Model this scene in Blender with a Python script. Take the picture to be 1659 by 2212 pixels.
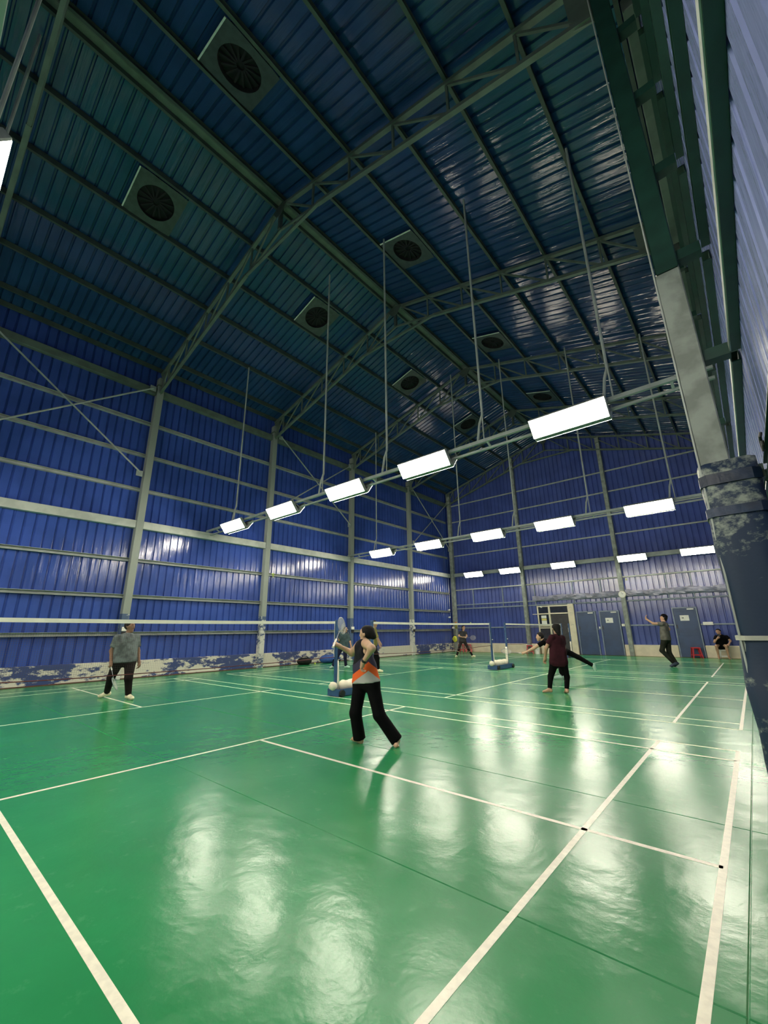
import bpy, math, random
import numpy as np
from mathutils import Vector, Matrix

random.seed(7)
rng = np.random.default_rng(5)
S = bpy.context.scene
C = S.collection
for o in list(bpy.data.objects):
    bpy.data.objects.remove(o, do_unlink=True)

# ------------------------------------------------------------------ camera
YAW, PITCH, ROLL, FPX = -0.7101, 0.2803, -0.0120, 890.8
cam = bpy.data.cameras.new('camera')
cam.sensor_fit = 'HORIZONTAL'
cam.sensor_width = 36.0
cam.lens = 36.0 * FPX / 1659.0
cam.clip_start = 0.02
cam.clip_end = 200
cam_ob = bpy.data.objects.new('camera', cam)
C.objects.link(cam_ob)
_f = Vector((math.sin(YAW) * math.cos(PITCH), math.cos(YAW) * math.cos(PITCH), math.sin(PITCH)))
_r = Vector((math.cos(YAW), -math.sin(YAW), 0))
_u = _r.cross(_f)
_r2 = _r * math.cos(ROLL) + _u * math.sin(ROLL)
_u2 = -_r * math.sin(ROLL) + _u * math.cos(ROLL)
_m = Matrix((_r2, _u2, -_f)).transposed().to_4x4()
_m.translation = Vector((13.801, -0.3932, 1.3422))
cam_ob.matrix_world = _m
S.camera = cam_ob

# ------------------------------------------------------------------ world, exposure
w = bpy.data.worlds.new('night')
S.world = w
w.use_nodes = True
w.node_tree.nodes['Background'].inputs[0].default_value = (0.02, 0.025, 0.04, 1)
w.node_tree.nodes['Background'].inputs[1].default_value = 0.3
S.view_settings.view_transform = 'Standard'
S.view_settings.look = 'None'
S.view_settings.gamma = 1
S.view_settings.use_curve_mapping = False
S.view_settings.exposure = 0.18
LAMP_POWER = 50.0
LAMP_COLOR = (1.0, 0.93, 0.77)

# ------------------------------------------------------------------ materials
def srgb(r, g, b):
    f = lambda c: c / 12.92 if c <= .04045 else ((c + .055) / 1.055) ** 2.4
    return (f(r / 255), f(g / 255), f(b / 255))

def nd(nt, t, **kw):
    n = nt.nodes.new(t)
    for k, v in kw.items():
        setattr(n, k, v)
    return n

def mat(name, col, rough=.5, metal=0., var=.12, scale=6., bump=0., bscale=60., spec=.5, coat=0., col2=None, lo=.4, hi=.6, coord='Object', rvar=0., detail=3., bstretch=None, bdist=.02):
    if name.endswith('_cloth'):
        spec = min(spec, .15)
    m = bpy.data.materials.new(name)
    m.use_nodes = True
    nt = m.node_tree
    b = nt.nodes['Principled BSDF']
    tc = nd(nt, 'ShaderNodeNewGeometry') if coord == 'World' else nd(nt, 'ShaderNodeTexCoord')
    out = tc.outputs['Position'] if coord == 'World' else tc.outputs[coord]
    n = nd(nt, 'ShaderNodeTexNoise')
    n.inputs['Scale'].default_value = scale
    n.inputs['Detail'].default_value = detail
    nt.links.new(out, n.inputs['Vector'])
    r = nd(nt, 'ShaderNodeValToRGB')
    r.color_ramp.elements[0].position = lo
    r.color_ramp.elements[1].position = hi
    c2 = col2 if col2 else tuple(min(1, c * (1 + var)) for c in col)
    c1 = col if col2 else tuple(c * (1 - var) for c in col)
    r.color_ramp.elements[0].color = (*c1, 1)
    r.color_ramp.elements[1].color = (*c2, 1)
    nt.links.new(n.outputs['Fac'], r.inputs['Fac'])
    nt.links.new(r.outputs['Color'], b.inputs['Base Color'])
    b.inputs['Roughness'].default_value = rough
    b.inputs['Metallic'].default_value = metal
    b.inputs['Specular IOR Level'].default_value = spec
    b.inputs['Coat Weight'].default_value = coat
    if rvar:
        mr = nd(nt, 'ShaderNodeMapRange')
        mr.inputs['To Min'].default_value = rough - rvar
        mr.inputs['To Max'].default_value = rough + rvar
        nt.links.new(n.outputs['Fac'], mr.inputs['Value'])
        nt.links.new(mr.outputs['Result'], b.inputs['Roughness'])
    if bump:
        n2 = nd(nt, 'ShaderNodeTexNoise')
        n2.inputs['Scale'].default_value = bscale
        n2.inputs['Detail'].default_value = 4
        src = out
        if bstretch:
            mpb = nd(nt, 'ShaderNodeMapping')
            mpb.inputs['Scale'].default_value = bstretch
            nt.links.new(out, mpb.inputs['Vector'])
            src = mpb.outputs['Vector']
        nt.links.new(src, n2.inputs['Vector'])
        bp = nd(nt, 'ShaderNodeBump')
        bp.inputs['Strength'].default_value = bump
        bp.inputs['Distance'].default_value = bdist
        nt.links.new(n2.outputs['Fac'], bp.inputs['Height'])
        nt.links.new(bp.outputs['Normal'], b.inputs['Normal'])
    return m

M = {}
def floor_mat():
    m = bpy.data.materials.new('green_vinyl')
    m.use_nodes = True
    nt = m.node_tree
    b = nt.nodes['Principled BSDF']
    g = nd(nt, 'ShaderNodeNewGeometry')
    n1 = nd(nt, 'ShaderNodeTexNoise')
    n1.inputs['Scale'].default_value = .55
    n1.inputs['Detail'].default_value = 5
    n1.inputs['Roughness'].default_value = .6
    nt.links.new(g.outputs['Position'], n1.inputs['Vector'])
    r = nd(nt, 'ShaderNodeValToRGB')
    r.color_ramp.elements[0].position = .35
    r.color_ramp.elements[0].color = (*FLOOR_A, 1)
    r.color_ramp.elements[1].position = .65
    r.color_ramp.elements[1].color = (*FLOOR_B, 1)
    nt.links.new(n1.outputs['Fac'], r.inputs['Fac'])
    # scuffs
    n2 = nd(nt, 'ShaderNodeTexNoise')
    n2.inputs['Scale'].default_value = 7
    n2.inputs['Detail'].default_value = 8
    n2.inputs['Roughness'].default_value = .7
    nt.links.new(g.outputs['Position'], n2.inputs['Vector'])
    mx = nd(nt, 'ShaderNodeMix', data_type='RGBA')
    mr = nd(nt, 'ShaderNodeMapRange')
    mr.inputs['From Min'].default_value = .58
    mr.inputs['From Max'].default_value = .8
    mr.inputs['To Max'].default_value = .35
    nt.links.new(n2.outputs['Fac'], mr.inputs['Value'])
    nt.links.new(mr.outputs['Result'], mx.inputs[0])
    nt.links.new(r.outputs['Color'], mx.inputs[6])
    mx.inputs[7].default_value = (.16, .42, .22, 1)
    nt.links.new(mx.outputs[2], b.inputs['Base Color'])
    # roughness: wear in long lanes
    mp = nd(nt, 'ShaderNodeMapping')
    mp.inputs['Scale'].default_value = (1.2, .45, 1)
    mp.inputs['Rotation'].default_value = (0, 0, .5)
    nt.links.new(g.outputs['Position'], mp.inputs['Vector'])
    n3 = nd(nt, 'ShaderNodeTexNoise')
    n3.inputs['Scale'].default_value = 1.6
    n3.inputs['Detail'].default_value = 6
    nt.links.new(mp.outputs['Vector'], n3.inputs['Vector'])
    mr2 = nd(nt, 'ShaderNodeMapRange')
    mr2.inputs['From Min'].default_value = .3
    mr2.inputs['From Max'].default_value = .7
    mr2.inputs['To Min'].default_value = .20
    mr2.inputs['To Max'].default_value = .262
    nt.links.new(n3.outputs['Fac'], mr2.inputs['Value'])
    nt.links.new(mr2.outputs['Result'], b.inputs['Roughness'])
    b.inputs['Specular IOR Level'].default_value = .42
    n4 = nd(nt, 'ShaderNodeTexNoise')
    n4.inputs['Scale'].default_value = 3.2
    n4.inputs['Detail'].default_value = 6
    nt.links.new(g.outputs['Position'], n4.inputs['Vector'])
    bp = nd(nt, 'ShaderNodeBump')
    bp.inputs['Strength'].default_value = .22
    bp.inputs['Distance'].default_value = .03
    nt.links.new(n4.outputs['Fac'], bp.inputs['Height'])
    n5 = nd(nt, 'ShaderNodeTexNoise')
    n5.inputs['Scale'].default_value = 38
    n5.inputs['Detail'].default_value = 5
    nt.links.new(g.outputs['Position'], n5.inputs['Vector'])
    bp2 = nd(nt, 'ShaderNodeBump')
    bp2.inputs['Strength'].default_value = .12
    bp2.inputs['Distance'].default_value = .004
    nt.links.new(n5.outputs['Fac'], bp2.inputs['Height'])
    nt.links.new(bp.outputs['Normal'], bp2.inputs['Normal'])
    nt.links.new(bp2.outputs['Normal'], b.inputs['Normal'])
    return m

def peel_mat(name, paint, base, z0, z1, scale=5., zsplit=None, upper=None):
    """old paint flaked off the base coat; above zsplit a different paint"""
    m = bpy.data.materials.new(name)
    m.use_nodes = True
    nt = m.node_tree
    b = nt.nodes['Principled BSDF']
    g = nd(nt, 'ShaderNodeNewGeometry')
    mp = nd(nt, 'ShaderNodeMapping')
    mp.inputs['Scale'].default_value = (1, .55, 1.3)
    nt.links.new(g.outputs['Position'], mp.inputs['Vector'])
    n = nd(nt, 'ShaderNodeTexNoise')
    n.inputs['Scale'].default_value = scale
    n.inputs['Detail'].default_value = 9
    n.inputs['Roughness'].default_value = .72
    nt.links.new(mp.outputs['Vector'], n.inputs['Vector'])
    nl = nd(nt, 'ShaderNodeTexNoise')
    nl.inputs['Scale'].default_value = .45
    nl.inputs['Detail'].default_value = 2
    nt.links.new(g.outputs['Position'], nl.inputs['Vector'])
    ad = nd(nt, 'ShaderNodeMath', operation='ADD')
    nt.links.new(n.outputs['Fac'], ad.inputs[0])
    nt.links.new(nl.outputs['Fac'], ad.inputs[1])
    r = nd(nt, 'ShaderNodeValToRGB')
    r.color_ramp.elements[0].position = z0
    r.color_ramp.elements[1].position = z1
    r.color_ramp.elements[0].color = (*base, 1)
    r.color_ramp.elements[1].color = (*paint, 1)
    hf = nd(nt, 'ShaderNodeMath', operation='MULTIPLY')
    hf.inputs[1].default_value = .5
    nt.links.new(ad.outputs[0], hf.inputs[0])
    nt.links.new(hf.outputs[0], r.inputs['Fac'])
    last = r.outputs['Color']
    if zsplit is not None:
        sp = nd(nt, 'ShaderNodeSeparateXYZ')
        nt.links.new(g.outputs['Position'], sp.inputs[0])
        st = nd(nt, 'ShaderNodeMath', operation='GREATER_THAN')
        st.inputs[1].default_value = zsplit
        nt.links.new(sp.outputs['Z'], st.inputs[0])
        mx = nd(nt, 'ShaderNodeMix', data_type='RGBA')
        nt.links.new(st.outputs[0], mx.inputs[0])
        nt.links.new(last, mx.inputs[6])
        mx.inputs[7].default_value = (*upper, 1)
        last = mx.outputs[2]
    nt.links.new(last, b.inputs['Base Color'])
    b.inputs['Roughness'].default_value = .6
    bp = nd(nt, 'ShaderNodeBump')
    bp.inputs['Strength'].default_value = .3
    bp.inputs['Distance'].default_value = .01
    nt.links.new(n.outputs['Fac'], bp.inputs['Height'])
    nt.links.new(bp.outputs['Normal'], b.inputs['Normal'])
    return m

def band_mat(name, stops, rough=.75, chevron=None):
    """printed cloth: colour bands up the garment (object z)"""
    m = bpy.data.materials.new(name)
    m.use_nodes = True
    nt = m.node_tree
    b = nt.nodes['Principled BSDF']
    tc = nd(nt, 'ShaderNodeTexCoord')
    sp = nd(nt, 'ShaderNodeSeparateXYZ')
    nt.links.new(tc.outputs['Object'], sp.inputs[0])
    n = nd(nt, 'ShaderNodeTexNoise')
    n.inputs['Scale'].default_value = 4
    nt.links.new(tc.outputs['Object'], n.inputs['Vector'])
    ml = nd(nt, 'ShaderNodeMath', operation='MULTIPLY_ADD')
    ml.inputs[1].default_value = .05
    nt.links.new(n.outputs['Fac'], ml.inputs[0])
    if chevron:
        (ux, uy), off, gain = chevron
        dp = nd(nt, 'ShaderNodeVectorMath', operation='DOT_PRODUCT')
        dp.inputs[1].default_value = (ux, uy, 0)
        nt.links.new(tc.outputs['Object'], dp.inputs[0])
        ao = nd(nt, 'ShaderNodeMath', operation='ADD')
        ao.inputs[1].default_value = off
        nt.links.new(dp.outputs['Value'], ao.inputs[0])
        ab = nd(nt, 'ShaderNodeMath', operation='ABSOLUTE')
        nt.links.new(ao.outputs[0], ab.inputs[0])
        ma = nd(nt, 'ShaderNodeMath', operation='MULTIPLY_ADD')
        ma.inputs[1].default_value = gain
        nt.links.new(ab.outputs[0], ma.inputs[0])
        nt.links.new(sp.outputs['Z'], ma.inputs[2])
        nt.links.new(ma.outputs[0], ml.inputs[2])
    else:
        nt.links.new(sp.outputs['Z'], ml.inputs[2])
    r = nd(nt, 'ShaderNodeValToRGB')
    r.color_ramp.interpolation = 'CONSTANT'
    els = r.color_ramp.elements
    while len(els) < len(stops):
        els.new(.5)
    for e, (z, c) in zip(els, stops):
        e.position = z / 2.0
        e.color = (*c, 1)
    dv = nd(nt, 'ShaderNodeMath', operation='MULTIPLY')
    dv.inputs[1].default_value = .5
    nt.links.new(ml.outputs[0], dv.inputs[0])
    nt.links.new(dv.outputs[0], r.inputs['Fac'])
    nt.links.new(r.outputs['Color'], b.inputs['Base Color'])
    b.inputs['Roughness'].default_value = rough
    b.inputs['Specular IOR Level'].default_value = .15
    return m

def emit_mat(name, col, power):
    m = bpy.data.materials.new(name)
    m.use_nodes = True
    nt = m.node_tree
    b = nt.nodes['Principled BSDF']
    b.inputs['Base Color'].default_value = (.9, .9, .85, 1)
    b.inputs['Emission Color'].default_value = (*col, 1)
    b.inputs['Emission Strength'].default_value = power
    return m

def glass_mat(name, col=(.02, .025, .035)):
    m = mat(name, col, rough=.08, spec=.6, var=.2)
    return m

FLOOR_A = (0.020, 0.225, 0.075)
FLOOR_B = (0.028, 0.275, 0.095)
M['floor'] = floor_mat()
M['line'] = mat('cream_line_tape', (.84, .81, .66), rough=.35, var=.06, scale=20, coord='World', bump=.1, bscale=30)
WALLB = dict(var=.10, scale=1.2, coord='World', bump=.5, bscale=1.0, bdist=.02, spec=.6)
M['clad'] = mat('blue_wall_sheet', (.036, .076, .315), rough=.15, rvar=.02, bstretch=(9, 9, 1.1), **WALLB)
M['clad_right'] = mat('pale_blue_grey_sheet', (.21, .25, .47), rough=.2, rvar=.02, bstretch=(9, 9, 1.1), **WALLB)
M['clad_far'] = mat('hazy_blue_end_wall_sheet', (.055, .085, .29), rough=.18, rvar=.02, bstretch=(9, 9, 1.1), **WALLB)  # same blue sheet as the left wall, haze put into the greyer colour
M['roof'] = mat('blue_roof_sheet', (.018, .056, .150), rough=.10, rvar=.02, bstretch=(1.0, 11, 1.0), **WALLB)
M['steel'] = mat('grey_green_steel_paint', (.105, .14, .115), rough=.5, var=.15, scale=3, coord='World', bump=.05)
M['girt'] = mat('grey_steel_paint', (.32, .355, .335), rough=.5, var=.12, scale=3, coord='World', bump=.05)
M['girder'] = mat('pale_grey_steel_paint', (.42, .45, .41), rough=.5, var=.1, scale=3, coord='World')
M['purlin'] = mat('shaded_purlin_paint', (.055, .075, .065), rough=.5, var=.15, scale=3, coord='World')  # grey-green truss paint made darker: roof shade put into the colour
M['darkgreen'] = mat('dark_green_paint', (.010, .048, .034), rough=.45, var=.15, scale=4, coord='World', bump=.05)
M['colgrey'] = mat('weathered_grey_column_paint', (.25, .28, .25), rough=.6, var=.2, scale=5, coord='World', bump=.15, bscale=20)
M['column'] = peel_mat('worn_column_paint', (.06, .10, .19), (.62, .62, .55), .50, .52, 6., 1.95, (.25, .28, .25))
M['plinth'] = peel_mat('peeling_plinth_paint', (.03, .055, .17), (.66, .63, .52), .485, .515, 4.5)
M['cream'] = mat('cream_wall_paint', (.70, .63, .47), rough=.6, var=.06, scale=3, coord='World', bump=.1)
M['dado'] = mat('dark_red_brown_edge', (.10, .035, .025), rough=.7)
M['moss'] = mat('olive_edge_floor', (.09, .13, .012), rough=.4, var=.2, scale=2, coord='World')
M['doorblue'] = mat('dull_blue_door_paint', (.022, .055, .14), rough=.45, var=.12, scale=2, coord='World')
M['doorframe'] = mat('blue_grey_frame', (.19, .24, .31), rough=.5)
M['alu'] = mat('cream_aluminium', (.72, .67, .50), rough=.45, var=.05)
M['glass'] = glass_mat('dark_window_glass')
M['darkpanel'] = mat('dark_charcoal_panel', (.022, .022, .026), rough=.5, var=.25, scale=5)
M['paper'] = mat('white_paper', (.82, .82, .76), rough=.8, var=.03)
M['yellowpaper'] = mat('yellow_paper', (.72, .62, .18), rough=.8, var=.03)
M['greyink'] = mat('grey_print', (.25, .26, .24), rough=.8)
M['white'] = mat('white_plastic', (.82, .80, .74), rough=.4, var=.04)
M['lamp_body'] = mat('grey_lamp_housing', (.30, .31, .28), rough=.45)
M['lamp'] = emit_mat('lit_lamp_diffuser', LAMP_COLOR, LAMP_POWER)
M['tarp'] = mat('silver_tarpaulin', (.19, .20, .27), rough=.25, var=.25, scale=3, bump=.3, bscale=12)
M['black'] = mat('black_plastic', (.012, .012, .013), rough=.5)
M['vent_plate'] = mat('grey_vent_plate', (.05, .068, .062), rough=.5, var=.15)
M['vent_dark'] = mat('dark_vent_throat', (.007, .007, .008), rough=.8)
M['flash'] = mat('pale_flashing_strip', (.62, .70, .60), rough=.4)
M['postblue'] = mat('blue_post_paint', (.035, .085, .20), rough=.4, var=.15)
M['pad'] = mat('cream_foam_pad', (.80, .76, .63), rough=.7, var=.05, bump=.2, bscale=15)
M['sack'] = mat('cream_canvas_sandbag', (.80, .74, .58), rough=.8, var=.07, bump=.35, bscale=9)
M['nettape'] = mat('cream_net_tape', (.86, .82, .70), rough=.7, var=.04)
M['netcord'] = mat('brown_net_cord', (.07, .05, .05), rough=.8)
M['redcord'] = mat('dark_red_net_rope', (.12, .03, .03), rough=.8)
M['wrap'] = mat('dark_blue_padding', (.012, .028, .065), rough=.42, var=.3, scale=4, coord='World', bump=.4, bscale=14)
M['wrapworn'] = peel_mat('worn_blue_padding', (.012, .03, .07), (.30, .34, .29), .43, .50, 6.5)
M['tapegrey'] = mat('grey_tape_band', (.5, .5, .42), rough=.6)
M['red'] = mat('red_plastic', (.50, .035, .04), rough=.35, var=.12)
M['skin'] = mat('skin', (.47, .27, .17), rough=.5, var=.06, scale=10)
M['skinlight'] = mat('light_skin', (.56, .35, .22), rough=.5, var=.06, scale=10)
M['skindark'] = mat('brown_skin', (.25, .13, .08), rough=.5, var=.08, scale=10)
M['hair'] = mat('black_hair', (.006, .005, .0045), rough=.7, spec=.25, var=.3, scale=30, bump=.4, bscale=90)
M['black_cloth'] = mat('black_cloth', (.0025, .0025, .003), spec=.12, rough=.85, var=.2, bump=.2, bscale=25)
M['eye'] = mat('dark_eye', (.01, .008, .008), rough=.2)
M['lip'] = mat('lip', (.28, .10, .08), rough=.5)
M['rackframe'] = mat('grey_racket_frame', (.30, .32, .36), rough=.3)
M['string'] = mat('white_racket_string', (.72, .70, .62), rough=.6)
M['yellow'] = mat('neon_yellow_plastic', (.70, .74, .04), rough=.4, var=.1)

# ------------------------------------------------------------------ mesh helpers
class MB:
    def __init__(s):
        s.v = []
        s.f = []
        s.mi = []
    def add(s, vs, fs, mi=0):
        n = len(s.v)
        s.v += [tuple(map(float, a)) for a in vs]
        s.f += [tuple(i + n for i in f) for f in fs]
        s.mi += [mi] * len(fs)
        return s
    def box(s, a, b, mi=0):
        x0, y0, z0 = a
        x1, y1, z1 = b
        vs = [(x0, y0, z0), (x1, y0, z0), (x1, y1, z0), (x0, y1, z0), (x0, y0, z1), (x1, y0, z1), (x1, y1, z1), (x0, y1, z1)]
        return s.add(vs, [(3, 2, 1, 0), (4, 5, 6, 7), (0, 1, 5, 4), (1, 2, 6, 5), (2, 3, 7, 6), (3, 0, 4, 7)], mi)
    def bbox(s, a, b, bev=.01, mi=0):
        """box with chamfered vertical edges and top"""
        x0, y0, z0 = a
        x1, y1, z1 = b
        e = bev
        ring = lambda x0, y0, x1, y1, c, z: [(x0 + c, y0, z), (x1 - c, y0, z), (x1, y0 + c, z), (x1, y1 - c, z), (x1 - c, y1, z), (x0 + c, y1, z), (x0, y1 - c, z), (x0, y0 + c, z)]
        R = [ring(x0 + e, y0 + e, x1 - e, y1 - e, e, z0), ring(x0, y0, x1, y1, e, z0 + e), ring(x0, y0, x1, y1, e, z1 - e), ring(x0 + e, y0 + e, x1 - e, y1 - e, e, z1)]
        return s.loft(R, True, mi)
    def loft(s, rings, cap=True, mi=0):
        n = len(rings[0])
        vs = [p for r in rings for p in r]
        fs = []
        for k in range(len(rings) - 1):
            for i in range(n):
                j = (i + 1) % n
                fs.append((k * n + i, k * n + j, (k + 1) * n + j, (k + 1) * n + i))
        if cap:
            fs.append(tuple(range(n - 1, -1, -1)))
            fs.append(tuple((len(rings) - 1) * n + i for i in range(n)))
        return s.add(vs, fs, mi)
    def path(s, pts, rad, n=8, cap=True, mi=0, flat=None):
        pts = [Vector(p) for p in pts]
        if not hasattr(rad, '__len__'):
            rad = [rad] * len(pts)
        rings = []
        prev = None
        for i, p in enumerate(pts):
            if i == 0:
                t = pts[1] - pts[0]
            elif i == len(pts) - 1:
                t = pts[-1] - pts[-2]
            else:
                t = (pts[i + 1] - p).normalized() + (p - pts[i - 1]).normalized()
            t.normalize()
            if prev is None:
                a = Vector((0, 0, 1)) if abs(t.z) < .9 else Vector((1, 0, 0))
            else:
                a = prev
            u = (a - t * a.dot(t)).normalized()
            prev = u
            q = t.cross(u)
            rings.append([p + (u * math.cos(2 * math.pi * k / n) + q * math.sin(2 * math.pi * k / n) * (flat or 1)) * rad[i] for k in range(n)])
        return s.loft(rings, cap, mi)
    def bar(s, p0, p1, w, h, up=(0, 0, 1), mi=0):
        p0, p1, up = Vector(p0), Vector(p1), Vector(up)
        t = (p1 - p0).normalized()
        if abs(t.dot(up)) > .98:
            up = Vector((0, 1, 0))
        sd = t.cross(up).normalized()
        u = sd.cross(t)
        R = [[p + sd * (a * w / 2) + u * (b * h / 2) for a, b in ((-1, -1), (1, -1), (1, 1), (-1, 1))] for p in (p0, p1)]
        return s.loft(R, True, mi)
    def chan(s, p0, p1, w, h, up=(0, 0, 1), t=.012, side=1):
        """C section: web with two lips"""
        p0, p1, up = Vector(p0), Vector(p1), Vector(up)
        d = (p1 - p0).normalized()
        sd = d.cross(up).normalized() * side
        u = up
        prof = [(0, -h / 2), (w, -h / 2), (w, -h / 2 + t), (t, -h / 2 + t), (t, h / 2 - t), (w, h / 2 - t), (w, h / 2), (0, h / 2)]
        R = [[p + sd * a + u * b for a, b in prof] for p in (p0, p1)]
        return s.loft(R, True)
    def sphere(s, c, r, n=10, m=6, sc=(1, 1, 1), mi=0):
        c = Vector(c)
        rings = []
        for k in range(1, m):
            a = math.pi * k / m
            rings.append([c + Vector((math.sin(a) * math.cos(2 * math.pi * i / n) * r * sc[0], math.sin(a) * math.sin(2 * math.pi * i / n) * r * sc[1], -math.cos(a) * r * sc[2])) for i in range(n)])
        return s.loft(rings, True, mi)
    def build(s, name, m, parent=None, smooth=False, kind=None, label=None):
        me = bpy.data.meshes.new(name)
        me.from_pydata(s.v, [], s.f)
        for q in (m if isinstance(m, (list, tuple)) else [m]):
            me.materials.append(M[q] if isinstance(q, str) else q)
        if any(s.mi):
            me.polygons.foreach_set('material_index', s.mi)
        if smooth:
            me.polygons.foreach_set('use_smooth', [True] * len(me.polygons))
        me.update()
        return link(name, me, parent, kind, label)

def link(name, me, parent=None, kind=None, label=None):
    o = bpy.data.objects.new(name, me)
    C.objects.link(o)
    if parent is not None:
        o.parent = parent
    if kind:
        o['kind'] = kind
    if label:
        o['label'] = label
    return o

def tag(o, label, cat, group=None):
    o['label'] = label
    o['category'] = cat
    if group:
        o['group'] = group
    return o

def thing(name, label, cat, loc=(0, 0, 0), rz=0., group=None):
    o = bpy.data.objects.new(name, None)
    o.empty_display_size = .1
    C.objects.link(o)
    o.location = loc
    o.rotation_euler = (0, 0, rz)
    return tag(o, label, cat, group)

def dup(root, loc, rz=None, label=None, group=None):
    r = root.copy()
    C.objects.link(r)
    r.location = loc
    if rz is not None:
        r.rotation_euler = (0, 0, rz)
    if label:
        r['label'] = label
    if group:
        r['group'] = group
    for ch in list(root.children):
        c = ch.copy()
        C.objects.link(c)
        c.parent = r
        for g in ch.children:
            d = g.copy()
            C.objects.link(d)
            d.parent = c
    return r

ORD = ['first', 'second', 'third', 'fourth', 'fifth', 'sixth', 'seventh']

# ------------------------------------------------------------------ the hall
XL, XR = -1.30, 14.20           # inner faces of the side cladding
YF, YN = 24.05, -8.2            # far and near end walls
XRIDGE, SLOPE, ZTOP = 6.05, .29, 12.77
FRAMES = [-5.6, -0.6, 4.4, 9.4, 14.4, 19.4, 23.85]
def chord(x):
    return ZTOP - SLOPE * abs(x - XRIDGE)
def roofz(x):
    return chord(x) + .17
NA = math.hypot(1, SLOPE)

# floor: slab, vinyl mats with seams, edge strips, court lines
fl = MB().box((XL - .1, YN - .1, -.12), (XR + .1, YF + .1, -.004)).build('floor', 'floor', kind='structure')
SEAM = 1.89
XE = 13.52
ys = [SEAM + 1.85 * k for k in range(-5, 13)]
def mat_tile(x0, x1, y0, y1):
    b = MB()
    e = .0035
    b.loft([[(x0 + .0015, y0 + .0015, -.004), (x1 - .0015, y0 + .0015, -.004), (x1 - .0015, y1 - .0015, -.004), (x0 + .0015, y1 - .0015, -.004)],
            [(x0 + .0015, y0 + .0015, -e), (x1 - .0015, y0 + .0015, -e), (x1 - .0015, y1 - .0015, -e), (x0 + .0015, y1 - .0015, -e)],
            [(x0 + .006, y0 + .006, 0), (x1 - .006, y0 + .006, 0), (x1 - .006, y1 - .006, 0), (x0 + .006, y1 - .006, 0)]])
    return b
ed = [YN] + [y for y in ys if YN + .3 < y < YF - 1.6] + [YF - 1.2]
for a, b_ in zip(ed[:-1], ed[1:]):
    mat_tile(XL + .1, XE, a, b_).build('floor_mat', 'floor', fl)
    mat_tile(XE, XR - .03, a, b_).build('floor_mat', 'floor', fl)
mat_tile(XL + .1, XR - .03, YF - 1.2, YF - .5).build('floor_mat', 'floor', fl)
mat_tile(XL + .1, XR - .03, YF - .5, YF - .05).build('edge_strip', 'moss', fl, label='olive floor strip along the end wall')

LW = .04
def line(x0, y0, x1, y1):
    MB().box((x0, y0, -.002), (x1, y1, .0012)).build('court_line', 'line', fl)
def court(y):
    w_, L = 6.1, 13.4
    for yy in (0, .46, w_ - .46, w_):
        line(0, y + yy - LW / 2, L, y + yy + LW / 2)
    for xx in (0, .76, L - .76, L):
        line(xx - LW / 2, y, xx + LW / 2, y + w_)
    for xx in (6.7 - 1.98, 6.7 + 1.98):
        line(xx - LW / 2, y, xx + LW / 2, y + w_)
    line(0, y + w_ / 2 - LW / 2, 6.7 - 1.98, y + w_ / 2 + LW / 2)
    line(6.7 + 1.98, y + w_ / 2 - LW / 2, L, y + w_ / 2 + LW / 2)
COURTS = [-7.4, 0.0, 7.4, 14.82]
for y in COURTS:
    court(y)

# corrugated cladding: flat pans, narrow grooves going outwards
PITCH_R, GW, GD = .25, .07, .04
def sheet(n, u0, top, bot, face, out, along):
    """n ribs from u0; along/out are unit vectors, top(u), bot(u) give heights along 'up'"""
    prof = []
    for k in range(n):
        b0 = u0 + k * PITCH_R
        prof += [(b0, 0), (b0 + PITCH_R - GW, 0), (b0 + PITCH_R - GW * .72, GD), (b0 + PITCH_R - GW * .28, GD)]
    prof.append((u0 + n * PITCH_R + .004, -.001))
    return prof
def wall_sheet(n, u0, top, bot, along, out, origin, mname, parent):
    A, O, P0 = Vector(along), Vector(out), Vector(origin)
    pr = sheet(n, u0, top, bot, None, None, None)
    b = MB()
    vs = []
    for (u, d) in pr:
        for off in (0, .006):
            for z in (bot(u), top(u)):
                vs.append(P0 + A * u + O * (d + off) + Vector((0, 0, z)))
    fs = []
    m = len(pr)
    for i in range(m - 1):
        a, c = i * 4, (i + 1) * 4
        fs += [(a, c, c + 1, a + 1), (a + 2, a + 3, c + 3, c + 2), (a + 1, c + 1, c + 3, a + 3), (a, a + 2, c + 2, c)]
    fs += [(0, 1, 3, 2), ((m - 1) * 4, (m - 1) * 4 + 2, (m - 1) * 4 + 3, (m - 1) * 4 + 1)]
    b.add(vs, fs)
    return b.build('cladding_sheet', mname, parent)

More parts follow.
